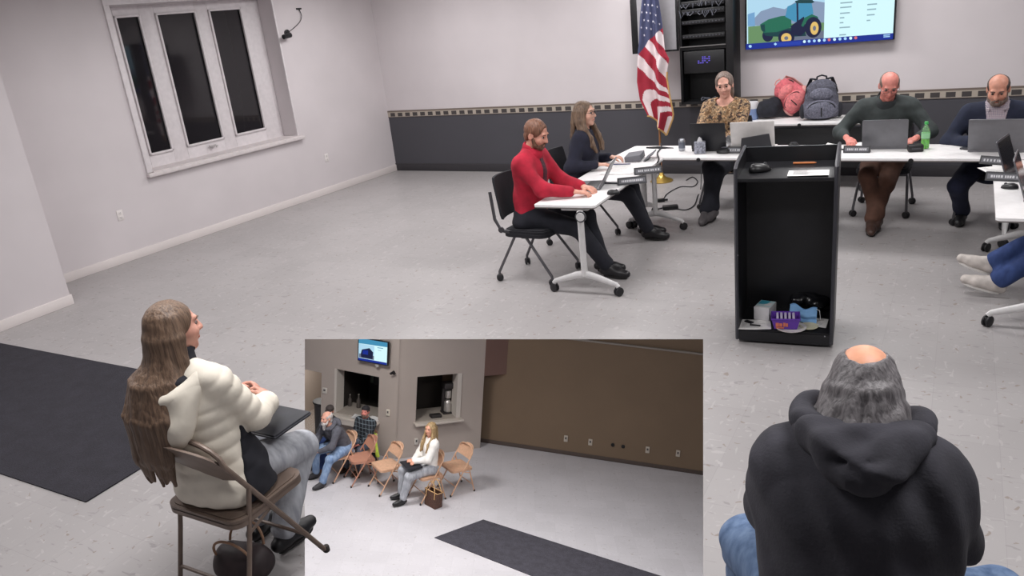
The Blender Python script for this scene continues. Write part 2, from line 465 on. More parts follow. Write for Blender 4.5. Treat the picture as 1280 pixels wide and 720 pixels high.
        for i in range(2):
            sgn = 1 if i == 0 else -1
            s.cone(N, S[i]-xs*sgn*.02, .05*k+o, .046*k+o); s.cone(S[i]-xs*sgn*.05*k-t2*.05*k, W+xs*sgn*.07*k*g+t*.05, .065*k*g+o, .06*k*g)
            r1 = .05*k*g**.4+o; r2 = .044*k+o; r3 = .034*k+o*.8
            wend = E[i]+(Wr[i]-E[i])*sleeve
            s.cone(S[i], E[i], r1, r2, puff=puff, sp=.06)
            if sleeve > .3: s.cone(E[i], wend, r2, r3, puff=puff, sp=.06)
        if hem: s.plane(v3(0, 0, seat-.002), v3(0, 0, -1))
        s.k = .012; s.cone(N-t2*.0*k+fwd*.01*k, hc-hup*.04*k, neck*k*g**.3, neck*k*1.05, sub=True)
        s.build(top_name, top, body, noise=fold*k, nf=13, seed=seed, smooth=tsm); topops = (list(s.ops), ntor)
    # ---- trousers
    if pants:
        s = SDF(cres, .03); o = .012*k
        s.ecap(P-v3(0, .01, .0)*k, P+t*.06*k, .145*k*g+o*.5, .138*k*g, x, 1.15, .92)
        for i in range(2):
            s.ell(Hp[i]+v3(0, -.05, -.045)*k, v3(.1*g, .11, .075)*k)
            s.cone(Hp[i], K[i], .088*k*g**.5*thigh+o, .064*k*thigh+o)
            end = K[i]+(A[i]-K[i])*.93
            s.cone(K[i], end, .06*k+o, .05*k+o*1.3)
        s.build(pants_name, pants, body, noise=fold*1.1*k, nf=12, seed=seed+5, smooth=1)
    # ---- shoes
    if shoe:
        for i in range(2):
            fd = nrm(feetdir[i]) if feetdir is not None else nrm(v3((.12, -.12)[i], 1, 0)); shin = nrm(K[i]-A[i])
            up = nrm(v3(0, 0, 1)-fd*fd[2]) if abs(fd[2]) < .9 else nrm(-v3(0, 1, 0))
            s = SDF(.007, .02); b = A[i]-up*.055*k
            s.cone(b-fd*.045*k+up*.012*k, b+fd*.11*k+up*.004*k, .036*k, .042*k); s.cone(b+fd*.11*k+up*.004*k, b+fd*.175*k, .042*k, .032*k)
            s.cone(b+up*.02*k, A[i]+shin*.03*k, .04*k, .043*k); s.cone(b+fd*.08*k+up*.02*k, A[i], .036*k, .04*k)
            s.k = .006; s.plane(b-up*.034*k, up*-1)
            sh = s.build('shoe', shoe, body, smooth=1)
            q = MB(); sd = np.cross(fd, up); pts = []
            for j in range(20):
                a = 2*PI*j/20; l = .115*math.cos(a); w = (.038+.006*math.cos(a))*math.sin(a)
                pts.append(tuple(Vector(b+fd*(.065+l)*k+sd*w*k)))
            Vv = [Vector(p)-Vector(up)*.036*k for p in pts]+[Vector(p)-Vector(up)*.022*k for p in pts]
            q.raw(Vv, [tuple(range(19, -1, -1)), tuple(range(20, 40))]+[(j, (j+1) % 20, 20+(j+1) % 20, 20+j) for j in range(20)])
            q.build('sole', C('shoe_sole', (30, 28, 28), .7), sh)
    # ---- face details
    if face:
        for sg in (1, -1):
            q = MB(); q.ell(tuple(hd(.031*sg, .0765, .008)), [.0125*k]*3)
            q.bm.normal_update()
            for f in q.bm.faces:
                if f.normal.dot(Vector(hfw)) > .66: f.material_index = 1
            q.build('eye', EYE_W, body)
        q = MB(); q.tube([tuple(hd(.022*a, .0935-.006*abs(a), -.0615+.0015*math.cos(a*3))) for a in (-1, -.5, 0, .5, 1)], [.002*k, .0042*k, .005*k, .0042*k, .002*k])
        q.build('lips', C('lips_%d' % skin[0], (int(skin[0]*.82), int(skin[1]*.6), int(skin[2]*.6)), .45), body)
    info = dict(hd=hd, HR=HR, hc=hc, N=N, t=t2, S=S, E=E, Wr=Wr, K=K, A=A, P=P, W=W, Cc=Cc, k=k, hup=hup, hfw=hfw, hrt=hrt, fwd=fwd, xs=xs, o=body, top=topops, nz=(fold*k, 13, seed), cres=cres)
    return body, info
def panel(I, name, m_, cuts, label=None, infl=.006, torso=False):
    """a piece of cloth lying on the surface of the top, bounded by planes (point, normal of the side taken away)"""
    s = SDF(I['cres']*.8, .05); s.ops = list(I['top'][0]) if not torso else list(I['top'][0][:I['top'][1]])
    for p, n in cuts: s.plane(p, n)
    a, b, c = I['nz']; return s.build(name, m_, I['o'], label, noise=a, nf=b, seed=c, smooth=0, infl=infl)
def eyebrows(I, m_):
    for sg in (1, -1):
        q = MB(); q.tube([tuple(I['hd'](sg*a, .0935-.35*(a-.03)**2*30-.004*(a > .04), .031+.05*(a-.012)-.9*(a-.03)**2*8)) for a in (.012, .022, .032, .042, .05)], [.003, .0045, .0045, .004, .002], 6)
        q.build('eyebrow', m_, I['o'])
def glasses(I, m_):
    q = MB(); hd = I['hd']
    for sg in (1, -1):
        q.tube([tuple(hd(sg*(.033+.023*math.cos(a)), .106-.1*(.02*math.cos(a)+.01)**1 if False else .106-.12*max(0, .01+.023*math.cos(a)), .005+.018*math.sin(a))) for a in [2*PI*j/16 for j in range(16)]], .0022, 5, closed=True)
        q.tube([tuple(hd(sg*.056, .101, .01)), tuple(hd(sg*.079, .08, .012)), tuple(hd(sg*.083, -.005, .012))], .002, 5)
    q.tube([tuple(hd(-.011, .108, .008)), tuple(hd(0, .111, .012)), tuple(hd(.011, .108, .008))], .002, 5)
    q.build('glasses', m_, I['o'])
def beard(I, m_, long=0.0, must=True):
    hd = I['hd']; HR = I['HR']; k = I['k']; s = SDF(.006, .015)
    s.ell(hd(0, .04, -.085), v3(.056, .058, .04)*k, HR)
    for sg in (1, -1): s.cone(hd(.062*sg, .0, -.01), hd(.05*sg, .035, -.075), .012*k, .024*k)
    if must:
        for sg in (1, -1): s.cone(hd(0, .098, -.046), hd(.026*sg, .086, -.06), .008*k, .007*k)
    if long: s.cone(hd(0, .06, -.1), hd(0, .06, -.1-long), .045*k, .025*k)
    s.k = .006; s.ell(hd(0, .1, -.062), v3(.02, .016, .008)*k, HR, sub=True)
    s.build('beard', m_, I['o'], noise=.003, nf=40, seed=3)
def hair_short(I, m_, bald=0.0, name='hair', rough=.003, low=.0, vol=0.0):
    """cap of hair; bald > 0 takes the top and front away and leaves a fringe round sides and back"""
    hd = I['hd']; HR = I['HR']; k = I['k']; s = SDF(.006, .012)
    v = vol
    s.ell(hd(0, -.018, .036), v3(.083+v, .099+v, .092+v)*k, HR); s.ell(hd(0, -.055, -.02-low/2), v3(.066+v, .05+v, .06+low/2)*k, HR)
    s.k = .01
    s.ell(hd(0, .1, -.015), v3(.075, .085, .075)*k, HR, sub=True)
    for sg in (1, -1):
        s.ell(hd(.085*sg, .0, -.035), v3(.02, .03, .05)*k, HR, sub=True)
    s.ell(hd(0, .105, .05), v3(.06, .05, .045)*k, HR, sub=True)
    if bald:
        s.k = .02; s.ell(hd(0, .03, .11), v3(.07+.012*bald, .11+.01*bald, .062+.014*bald)*k, HR, sub=True); s.ell(hd(0, .1, .05), v3(.07, .075, .07)*k, HR, sub=True)
    return s.build(name, m_, I['o'], noise=rough, nf=45, seed=2)
def hair_long(I, m_, paths, vol=0.0, front=True, cap=True, res=.007, strands=0, r0=.03, name='hair', part=True, high=0, nz=.0025):
    """cap plus locks that follow paths (lists of points in head coordinates or body points)"""
    hd = I['hd']; HR = I['HR']; k = I['k']; s = SDF(res, .016); v = vol
    s.ell(hd(0, -.018, .034), v3(.086+v, .102+v, .094+v)*k, HR); s.ell(hd(0, -.06, -.05), v3(.076+v, .05+v, .085)*k, HR)
    s.k = .01; s.ell(hd(0, .105, -.03), v3(.064, .095, .1)*k, HR, sub=True)
    if high: s.ell(hd(0, .10, .055), v3(.066, .06+high, .05)*k, HR, sub=True)
    s.k = .012
    rg = np.random.default_rng(7)
    for pts, ra, rb in paths:
        for (a, b), i in zip(zip(pts, pts[1:]), range(99)):
            f0 = i/(len(pts)-1); f1 = (i+1)/(len(pts)-1)
            s.cone(a, b, ra+(rb-ra)*f0, ra+(rb-ra)*f1)
    return s.build(name, m_, I['o'], noise=nz, nf=40, seed=5)
# ------------------------------------------------------------------ world, light
w = bpy.data.worlds.new('world'); sc.world = w; w.use_nodes = True
w.node_tree.nodes['Background'].inputs[0].default_value = (.95, .93, 1.0, 1); w.node_tree.nodes['Background'].inputs[1].default_value = .16
vs_ = sc.view_settings; vs_.view_transform = 'Standard'; vs_.look = 'None'; vs_.gamma = 1; vs_.use_curve_mapping = False; vs_.exposure = 0.0
sc.display_settings.display_device = 'sRGB'
def area(name, loc, size, power, col=(1, .985, .985), rot=None, spread=PI):
    l = bpy.data.lights.new(name, 'AREA'); l.shape = 'RECTANGLE'; l.size, l.size_y = size; l.energy = power; l.color = col; l.spread = spread
    o = bpy.data.objects.new(name, l); COL.objects.link(o); place(o, loc, 0, rot); return o

# ------------------------------------------------------------------ materials of the room
def wall_mat(name, rgb):
    t = NT(name); v = t.coord('Object'); n = t.add('ShaderNodeTexNoise', i_Scale=1.3, i_Detail=3.0); t.link(v, n.inputs['Vector'])
    c = lin(rgb); t.link(t.ramp(n.outputs['Fac'], [(.3, tuple(x*.95 for x in c[:3])+(1,)), (.7, tuple(min(1, x*1.03) for x in c[:3])+(1,))]), t.p.inputs['Base Color'])
    t.p.inputs['Roughness'].default_value = .75
    n2 = t.add('ShaderNodeTexNoise', i_Scale=220.0, i_Detail=2.0); t.link(v, n2.inputs['Vector']); t.bump(n2.outputs['Fac'], .06, .003); return t.m
def floor_mat(name, rgb, fleck=1.0, rough=.38):
    t = NT(name); v = t.coord('Object'); c = lin(rgb)
    def sc3(f): return tuple(min(1, x*f) for x in c[:3])+(1,)
    n0 = t.add('ShaderNodeTexNoise', i_Scale=.9, i_Detail=4.0); t.link(v, n0.inputs['Vector'])
    base = t.ramp(n0.outputs['Fac'], [(.3, sc3(.93)), (.7, sc3(1.05))])
    # vinyl tiles, each a shade of its own
    br = t.add('ShaderNodeTexBrick', offset=0.0, squash=1.0); br.inputs['Scale'].default_value = 1/.305; br.inputs['Brick Width'].default_value = 1.0; br.inputs['Row Height'].default_value = 1.0
    br.inputs['Mortar Size'].default_value = .004; br.inputs['Color1'].default_value = (.96, .96, .96, 1); br.inputs['Color2'].default_value = (1.03, 1.03, 1.03, 1); br.inputs['Mortar'].default_value = (.86, .86, .86, 1)
    t.link(v, br.inputs['Vector']); base = t.mix(1.0, base, br.outputs['Color'], 'MULTIPLY')
    # streaky chips, light and dark
    for sca, seed, lo, hi, colr in (((9, 26, 1), 1.3, .655, .685, sc3(.74)), ((28, 9, 1), 7.7, .655, .685, sc3(1.18)), ((20, 20, 1), 4.2, .68, .70, lin((134, 122, 112))), ((16, 34, 1), 9.2, .66, .68, sc3(1.2))):
        mp = t.add('ShaderNodeMapping'); mp.inputs['Scale'].default_value = sca; mp.inputs['Location'].default_value = (seed, seed*2, 0); mp.inputs['Rotation'].default_value = (0, 0, seed); t.link(v, mp.inputs['Vector'])
        n = t.add('ShaderNodeTexNoise', i_Scale=1.0, i_Detail=2.0, i_Distortion=.6); t.link(mp.outputs['Vector'], n.inputs['Vector'])
        f = t.ramp(n.outputs['Fac'], [(lo, (0, 0, 0, 1)), (hi, (fleck, fleck, fleck, 1))]); base = t.mix(f, base, colr)
    t.link(base, t.p.inputs['Base Color']); t.p.inputs['Roughness'].default_value = rough; t.p.inputs['Specular IOR Level'].default_value = .35
    return t.m
def carpet_mat(name, rgb):
    t = NT(name); v = t.coord('Object'); n = t.add('ShaderNodeTexNoise', i_Scale=160.0, i_Detail=3.0); t.link(v, n.inputs['Vector'])
    n2 = t.add('ShaderNodeTexNoise', i_Scale=9.0, i_Detail=5.0); t.link(v, n2.inputs['Vector'])
    c = lin(rgb); a = t.ramp(n.outputs['Fac'], [(.3, tuple(x*.55 for x in c[:3])+(1,)), (.7, tuple(x*1.5 for x in c[:3])+(1,))])
    b = t.ramp(n2.outputs['Fac'], [(.3, (.8, .8, .8, 1)), (.7, (1.15, 1.15, 1.15, 1))])
    t.link(t.mix(1.0, a, b, 'MULTIPLY'), t.p.inputs['Base Color']); t.p.inputs['Roughness'].default_value = .95; t.bump(n.outputs['Fac'], .8, .004); return t.m
M_WALL = wall_mat('wall_paint', (205, 198, 200)); M_TRIM = wall_mat('trim_paint', (218, 210, 208))
M_WAIN = wall_mat('wainscot_paint', (69, 68, 74)); M_DBASE = mat('dark_base', (52, 50, 54), .6)
M_FLOOR = floor_mat('floor_vinyl', (161, 157, 157), .75); M_CEIL = wall_mat('ceiling_tile', (215, 213, 210))

def structure(o): o['kind'] = 'structure'; return o
def wall_frame(A, B):
    u = Vector((B[0]-A[0], B[1]-A[1], 0)); return (A[0], A[1], 0), math.atan2(u.y, u.x), u.length
# ---- floor with the opening to the lower hall
quad = [G(381, 424), G(879, 424), G(879, 721), G(381, 721)]
fl = MB()
out = [Vector((-9.2, 10.7, 0)), Vector((4.2, 10.2, 0)), Vector((4.2, -1.2, 0)), Vector((-9.2, -1.2, 0))]
fl.raw(out+quad, [(0, 1, 5, 4), (1, 2, 6, 5), (2, 3, 7, 6), (3, 0, 4, 7)])
structure(fl.build('floor', M_FLOOR))
# ---- back wall: local x along the wall, room on the -y side
BA, BB = (-8.35, 10.19), (4.2, 9.63); BL, BR_, BLEN = wall_frame(BA, BB)
q = MB(); q.box((BLEN/2, .1, 1.53), (BLEN+.4, .2, 3.06)); q.mi = 1
wb = structure(q.build('wall_back', M_WALL, loc=BL, rotz=BR_))
q = MB(); q.box((BLEN/2+.15, -.006, .43), (BLEN-.1, .012, .86)); structure(q.build('trim_2', M_WAIN, loc=BL, rotz=BR_))
# patterned border strip
t = NT('border_pattern'); v = t.coord('Object'); sx = t.add('ShaderNodeSeparateXYZ'); t.link(v, sx.inputs[0])
fx = t.math('FRACT', t.math('MULTIPLY', sx.outputs[0], 1/.15)); on = t.math('LESS_THAN', fx, .62)
zz = sx.outputs[2]; zin = t.math('MULTIPLY', t.math('GREATER_THAN', zz, .874), t.math('LESS_THAN', zz, .93))
fx2 = t.math('FRACT', t.math('ADD', t.math('MULTIPLY', sx.outputs[0], 1/.15), .11)); on2 = t.math('LESS_THAN', fx2, .40)
z2 = t.math('MULTIPLY', t.math('GREATER_THAN', zz, .885), t.math('LESS_THAN', zz, .92))
c0 = t.mix(t.math('MULTIPLY', on, zin), lin((168, 158, 146)), lin((62, 57, 57)))
c0 = t.mix(t.math('GREATER_THAN', zz, .942), c0, lin((112, 100, 92))); c0 = t.mix(t.math('LESS_THAN', zz, .868), c0, lin((84, 76, 74)))
t.link(c0, t.p.inputs['Base Color']); t.p.inputs['Roughness'].default_value = .6
q = MB(); q.box((BLEN/2+.15, -.010, .912), (BLEN-.1, .020, .104)); structure(q.build('trim_1', t.m, loc=BL, rotz=BR_))
q = MB(); q.box((BLEN/2+.15, -.012, .06), (BLEN-.1, .024, .12), .004); structure(q.build('baseboard_back', M_DBASE, loc=BL, rotz=BR_))
# ---- left wall with a deep window niche
LA, LB = (-8.352, 4.0), (-7.955, 10.19); LL, LR, LLEN = wall_frame(LA, LB)
wx0, wz1 = PW(131, 9, LA, LB)[0], 2.78; wx1 = PW(371, 167, LA, LB)[0]; wz0 = PW(278, 193, LA, LB)[1]
wx0 += .04
q = MB(); D = .34
def seg(x0, x1, z0, z1, y0=0, y1=D): q.box(((x0+x1)/2, (y0+y1)/2, (z0+z1)/2), (x1-x0, y1-y0, z1-z0))
seg(-.3, wx0, 0, 3.06); seg(wx1, LLEN+.2, 0, 3.06); seg(wx0, wx1, 0, wz0); seg(wx0, wx1, wz1, 3.06)
structure(q.build('wall_left', M_WALL, loc=LL, rotz=LR))
q = MB(); q.box((LLEN/2+.02, -.008, .05), (LLEN-.02, .016, .10), .004); structure(q.build('baseboard_left', M_TRIM, loc=LL, rotz=LR))
# window: frame set deep in the niche, three dark panes
FY = .27
win = structure(thing('window_1', 'white three-pane window set deep in the left wall with night outside', 'window', LL, LR))
def pane_at(px, py): return PW(px, py, LA, LB, FY)
gl = [(pane_at(142, 24), pane_at(186, 193), pane_at(216, 187), pane_at(174, 21)), (pane_at(193, 22), pane_at(234, 183), pane_at(280, 174), pane_at(244, 19)), (pane_at(260, 18), pane_at(294, 170), pane_at(332, 161), pane_at(301, 16))]
zb = wz0+.10; zt = 2.68
panes = []
for g_ in gl:
    panes.append(((g_[0][0]+g_[1][0])/2, (g_[2][0]+g_[3][0])/2))
zb = min(g_[1][1] for g_ in gl)-.0; zb = max(zb, wz0+.05)
q = MB()
xs = [wx0]+[e for p_ in panes for e in p_]+[wx1]
for i in range(0, len(xs), 2): q.box(((xs[i]+xs[i+1])/2, FY+.03, (wz0+wz1)/2), (xs[i+1]-xs[i], .07, wz1-wz0), .006)
for a, b in panes:
    q.box(((a+b)/2, FY+.03, (wz0+zb)/2), (b-a, .07, zb-wz0)); q.box(((a+b)/2, FY+.03, (zt+wz1)/2), (b-a, .07, wz1-zt))
for a, b in panes:   # sash beads
    for xx in (a+.012, b-.012): q.box((xx, FY-.012, (zb+zt)/2), (.024, .03, zt-zb), .004)
    for zz_ in (zb+.012, zt-.012): q.box(((a+b)/2, FY-.012, zz_), (b-a, .03, .024), .004)
q.build('window_frame', C('window_vinyl', (214, 208, 210), .45), win)
MG = NT('night_glass'); MG.p.inputs['Base Color'].default_value = lin((34, 32, 35)); MG.p.inputs['Roughness'].default_value = .04; MG.p.inputs['Specular IOR Level'].default_value = .5
for a, b in panes:
    q = MB(); q.box(((a+b)/2, FY+.02, (zb+zt)/2), (b-a-.002, .012, zt-zb)); q.build('pane', MG.m, win)
q = MB(); q.box(((wx0+wx1)/2, .115, wz0-.005), (wx1-wx0-.004, .31, .02)); q.box(((wx0+wx1)/2, -.03, wz0-.03), (wx1-wx0+.16, .07, .05), .01); q.build('window_sill', C('window_sill', (206, 198, 198), .5), win)
q = MB()
q.box((wx0-.035, -.012, (wz0+wz1)/2), (.07, .03, wz1-wz0), .006); q.box(((wx0+wx1)/2, -.012, wz1+.035), (wx1-wx0+.14, .03, .07), .006); q.box((wx1+.012, -.006, (wz0+wz1)/2), (.024, .014, wz1-wz0), .003)
q.build('window_casing', C('window_vinyl', (214, 208, 210)), win)
q = MB(); hx = (panes[1][0]+panes[1][1])/2+.06; q.box((hx, FY-.045, zb-.05), (.10, .03, .025), .006); q.tube([(hx, FY-.05, zb-.05), (hx+.05, FY-.085, zb-.055), (hx+.02, FY-.095, zb-.07)], .008); q.build('handle', C('window_hardware', (170, 165, 165), .4), win, 'grey window crank handle')
# ---- jut: nearer stretch of wall on the left
q = MB(); jx, jy = -7.49, 4.14
q.box((jx-.6, (jy-1.2)/2, 1.53), (1.2, jy+1.2, 3.06)); structure(q.build('wall_front', M_WALL))
q = MB(); q.box((jx+.008, (jy-1.2)/2+.004, .05), (.016, jy+1.2+.016, .10), .004); q.box((jx-.42, jy+.008, .05), (.84, .016, .10), .004); structure(q.build('baseboard_front', M_TRIM))
q = MB(); q.box((-2.5, 4.6, 3.11), (13.4, 12, .08)); structure(q.build('ceiling', M_CEIL))
LIGHTS = [(-6.2, 8.3, 70), (-3.4, 8.6, 75), (-.8, 8.3, 60), (-6.0, 5.6, 56), (-3.4, 5.2, 66), (-.6, 5.2, 60), (1.9, 7.6, 40), (-5.4, 2.0, 66), (-2.4, 2.0, 84), (.6, 2.4, 72)]
for i, (x_, y_, p_) in enumerate(LIGHTS): area('ceiling_lamp', (x_, y_, 3.04), (1.15, .6), p_*.74)
# ------------------------------------------------------------------ things on the walls
def outlet(loc, rotz, label, group=None, n=2, col=(222, 216, 214)):
    o = thing('wall_outlet', label, 'outlet', loc, rotz, group)
    q = MB(); q.box((0, -.004, 0), (.075, .008, .12), .004); q.build('cover_plate', C('outlet_plate_%d' % col[0], col, .4), o)
    for zz_ in (.026, -.026)[:n]:
        q = MB(); q.box((0, -.010, zz_), (.034, .005, .03), .006); q.mi = 1
        for dx in (-.007, .007): q.box((dx, -.0128, zz_+.003), (.003, .001, .009))
        q.box((0, -.0128, zz_-.008), (.005, .001, .005)); q.build('socket', [C('outlet_plate_%d' % col[0], col), C('socket_slot', (60, 56, 56))], o)
    return o
def on(A, L, R, s, z, off=0):
    u = Vector((math.cos(R), math.sin(R), 0)); n = Vector((-u.y, u.x, 0)); p = Vector(L)+u*s+n*off; p.z = z; return tuple(p)
s, z = PW(408, 197, LA, LB); outlet(on(LA, LL, LR, s, z), LR, 'white outlet low on the left wall, right of the window')
s, z = PW(150, 269, LA, LB); outlet(on(LA, LL, LR, s, z), LR, 'white outlet low on the left wall, below left of the window')
# camera on the left wall with a loose cable
s, z = PW(352, 45, LA, LB)
o = thing('security_camera', 'small black security camera on the left wall beside the window', 'camera', on(LA, LL, LR, s, z), LR)
BLK = C('black_plastic', (24, 24, 27), .45, var=.1)
q = MB(); q.cyl((.10, 0, .03), (.10, -.02, .03), .045, n=20); q.build('wall_mount', BLK, o)
q = MB(); q.tube([(.10, -.02, .03), (.09, -.06, .02), (.06, -.09, 0)], .014); q.build('arm', BLK, o)
q = MB(); q.cyl((.075, -.09, .0), (-.07, -.11, -.015), .032, .03, n=18); q.cyl((-.07, -.11, -.015), (-.078, -.111, -.016), .024, n=16); q.build('camera_body', BLK, o)
q = MB(); pts = []
s2, z2 = PW(373, 12, LA, LB)
dx, dz = s2-s, z2-z
for i in range(13):
    a = i/12; pts.append((.10+(dx-.10)*a+.12*math.sin(PI*a), -.012-.02*math.sin(PI*a), .03+(dz-.03)*a))
q.tube(pts, .005, 6); q.box((dx, -.01, dz+.01), (.09, .02, .02), .004)
tag(q.build('camera_cable', BLK, loc=on(LA, LL, LR, s, z), rotz=LR), 'thin black cable running up the left wall from the camera', 'cable')
# ------------------------------------------------------------------ furniture
M_TAN = C('tan_metal', (116, 100, 90), .45, .15, var=.05); M_TAN2 = C('beige_metal', (214, 172, 142), .45, .1, var=.05)
M_FOOT = C('rubber_foot', (52, 46, 44), .8)
def folding_chair(label, loc, rotz, mt, group=None):
    o = thing('folding_chair', label, 'chair', loc, rotz, group)
    def ty(z): return .26-.575*z
    hw = .218
    pts = [(-hw, ty(0.02), .02), (-hw*.985, ty(.3), .3), (-hw*.96, ty(.55), .55)]
    for i in range(11):
        a = PI-PI*i/10; pts.append((.205*math.cos(a)*(1 if abs(math.cos(a)) < .97 else 1), ty(.69)-.02*math.sin(a), .69+.105*max(0, math.sin(a))**.8))
    pts += [(hw*.96, ty(.55), .55), (hw*.985, ty(.3), .3), (hw, ty(0.02), .02)]
    q = MB(); q.tube(pts, .0115, 10); q.build('back_tube', mt, o)
    q = MB()
    def back(u, v):
        a = (u-.5)*2; zt = .69+.105*max(0, 1-abs(a)**2.4)**.6; zb_ = .60-.012*(1-a*a); z = zb_+(zt-zb_)*v
        return (a*.2, ty(z)-.028*(1-a*a)-.004, z)
    q.grid(back, 20, 6, .012); q.build('backrest', mt, o)
    q = MB(); P = rrect(.43, .41, .06, 6); P = [(x*(1.0-.08*(y-.0)), y) for x, y in P]
    q.prism(P, .425, .442); inner = [(x*.9, y*.9) for x, y in P]
    q.prism([(x*.93, y*.93) for x, y in P], .437, .447); q.prism(P, .405, .43)
    s_ = q.build('seat', mt, o); s_.location = (0, .04, 0)
    for sg in (1, -1):
        q = MB(); q.tube([(.212*sg, ty(.55)+.0, .55), (.212*sg, -.125, .30), (.212*sg, -.21, .02)], .0105, 10); l = q.build('leg', mt, o)
        q = MB(); q.lathe([(.013, 0), (.016, .004), (.015, .028), (.012, .032)], (.212*sg, -.214, 0), 12); q.build('rubber_foot', M_FOOT, l)
        q = MB(); q.lathe([(.013, 0), (.016, .004), (.015, .028), (.012, .032)], (hw*sg, ty(0), 0), 12); q.build('rubber_foot', M_FOOT, o)
        q = MB(); q.tube([(.208*sg, .05, .405), (.21*sg, -.1, .36)], .006, 6, flat=(1.6, .5)); q.build('hinge_bar', mt, o)
    q = MB(); q.tube([(-.212, -.178, .13), (.212, -.178, .13)], .008, 8); q.build('stretcher', mt, o)
    q = MB(); q.tube([(-.213, ty(.16), .16), (.213, ty(.16), .16)], .008, 8); q.build('stretcher', mt, o)
    return o
M_GRY = C('grey_steel', (92, 90, 94), .4, .3, var=.05); M_SEAT = C('black_fabric', (27, 27, 33), .9, var=.15, vs=120); M_CAST = C('caster_rubber', (30, 29, 32), .5)
def caster(q, x, y, r=.032, a=0.0):
    c, s = math.cos(a), math.sin(a)
    for off in (-.014, .014):
        q.lathe([(0, -.009), (r*.8, -.009), (r, -.005), (r, .005), (r*.8, .009), (0, .009)], (x-s*off, y+c*off, r), 16, rz(a) @ rx(PI/2))
    q.box((x+.006*c, y+.006*s, r*1.25), (.045, .014, r*1.1), .006, rz(a))
def office_chair(label, loc, rotz, group=None):
    o = thing('nesting_chair', label, 'chair', loc, rotz, group)
    q = MB(); P = rrect(.47, .45, .09, 6)
    q.prism(P, .415, .445); q.prism([(x*.97, y*.97) for x, y in P], .445, .468); q.prism([(x*.9, y*.9) for x, y in P], .468, .476); s_ = q.build('seat', M_SEAT, o, smooth=60); s_.location = (0, .02, 0)
    q = MB()
    def bk(u, v):
        a = (u-.5)*2; z = .56+.36*v; wv = .215*(1-.12*v)*(1-.25*max(0, abs(v-.5)*2-.8)); return (a*wv, -.235-.07*v+.05*(1-a*a)*-1+.03, z)
    q.grid(bk, 14, 10, .022); q.build('backrest', M_SEAT, o, smooth=60)
    for sg in (1, -1):
        q = MB(); q.tube([(.19*sg, -.02, .43), (.235*sg, -.20, .47), (.215*sg, -.27, .56), (.2*sg, -.30, .80)], .012, 8, flat=(1.5, .8)); q.lathe([(.0, -.012), (.026, -.01), (.026, .01), (0, .012)], (.235*sg, -.2, .475), 14, ry(PI/2)); q.build('back_support', C('chair_plastic', (58, 56, 60), .45), o)
        for e, y1 in (('f', .27), ('r', -.27)):
            q = MB(); q.tube([(.205*sg, .02*(1 if e == 'f' else -4), .425), (.235*sg, y1, .085), (.235*sg, y1, .058)], .0125, 8); l = q.build('leg', M_GRY, o)
            q = MB(); caster(q, .235*sg, y1, .031, rotz+.7*sg); q.build('caster', M_CAST, l)
    q = MB(); q.box((0, 0, .405), (.40, .06, .02), .008); q.box((0, -.1, .41), (.05, .25, .02), .008); q.build('seat_bracket', C('chair_plastic', (58, 56, 60)), o)
    return o
M_TOP = C('white_laminate', (238, 236, 236), .35, var=.02); M_EDGE = C('table_edge', (120, 114, 112), .6); M_WMET = C('white_metal', (208, 206, 206), .4, .1, var=.03)
def table(label, loc, rotz, L=1.83, Wd=.6, group=None, under_shade=False, feet=(1, 1), slot=True, legname='leg', inset=.2, loff=0):
    """length along local x"""
    o = thing('folding_table', label, 'table', loc, rotz, group)
    P = rrect(L, Wd, .03, 4)
    q = MB(); q.prism(P, .722, .74); q.mi = 1; q.prism([(x*.9985, y*.995) for x, y in P], .713, .7225); q.build('tabletop', [M_TOP, M_EDGE], o, smooth=25)
    q = MB(); q.box((0, Wd*.30, .69), (L-.42, .05, .04), .006); q.build('apron_rail', M_WMET, o)
    if slot:
        q = MB(); q.lathe([(0, -.004), (.02, -.003), (.02, .003), (0, .004)], (0, -Wd/2-.0025, .722), 14, rx(PI/2)); q.build('edge_latch', C('black_plastic', (24, 24, 27)), o)
    for k, sg in enumerate((-1, 1)):
        if not feet[k]: continue
        xx = sg*(L/2-inset)
        q = MB(); q.tube([(xx, loff, .70), (xx, loff, .16)], .038, 14, flat=(1, .62)); q.box((xx-sg*.10, loff/2, .699), (.08, .24, .03), .01)
        for s2 in (1, -1):
            q.tube([(xx, loff, .17), (xx, loff+.08*s2, .155), (xx, loff+.27*s2, .095), (xx, loff+.285*s2, .075)], [.034, .03, .02, .02], 10, flat=(1, .85))
        l = q.build(legname, M_WMET, o)
        q = MB(); q.lathe([(0, -.012), (.034, -.012), (.036, 0), (.034, .012), (0, .012)], (xx+sg*.04, loff-.02, .665), 18, ry(PI/2)); q.mi = 1; q.lathe([(.036, -.007), (.046, -.006), (.046, .006), (.036, .007)], (xx+sg*.038, loff-.02, .665), 18, ry(PI/2)); q.build('hinge_knob', [M_WMET, C('dark_ring', (70, 70, 74), .5)], l)
        for s2 in (1, -1):
            q = MB(); caster(q, xx, loff+.285*s2, .037, rotz*0+.9*s2+.3); q.build('caster', M_CAST, l)
    if under_shade:
        q = MB(); q.box((0, -Wd/2+.06, .46), (L-.12, .02, .44), .004); q.build('undertable_shade', C('shade_black', (26, 26, 29), .6), o)  # dark sheet added for the shade below the tabletop
    return o
def local2(o_loc, rotz, p):
    c, s = math.cos(rotz), math.sin(rotz); return (o_loc[0]+p[0]*c-p[1]*s, o_loc[1]+p[0]*s+p[1]*c, p[2])
M_LAP = C('laptop_grey', (112, 112, 116), .4, .4, var=.03); M_KEY = C('laptop_keys', (26, 26, 29), .5); M_SCR = C('dark_screen', (18, 20, 26), .15)
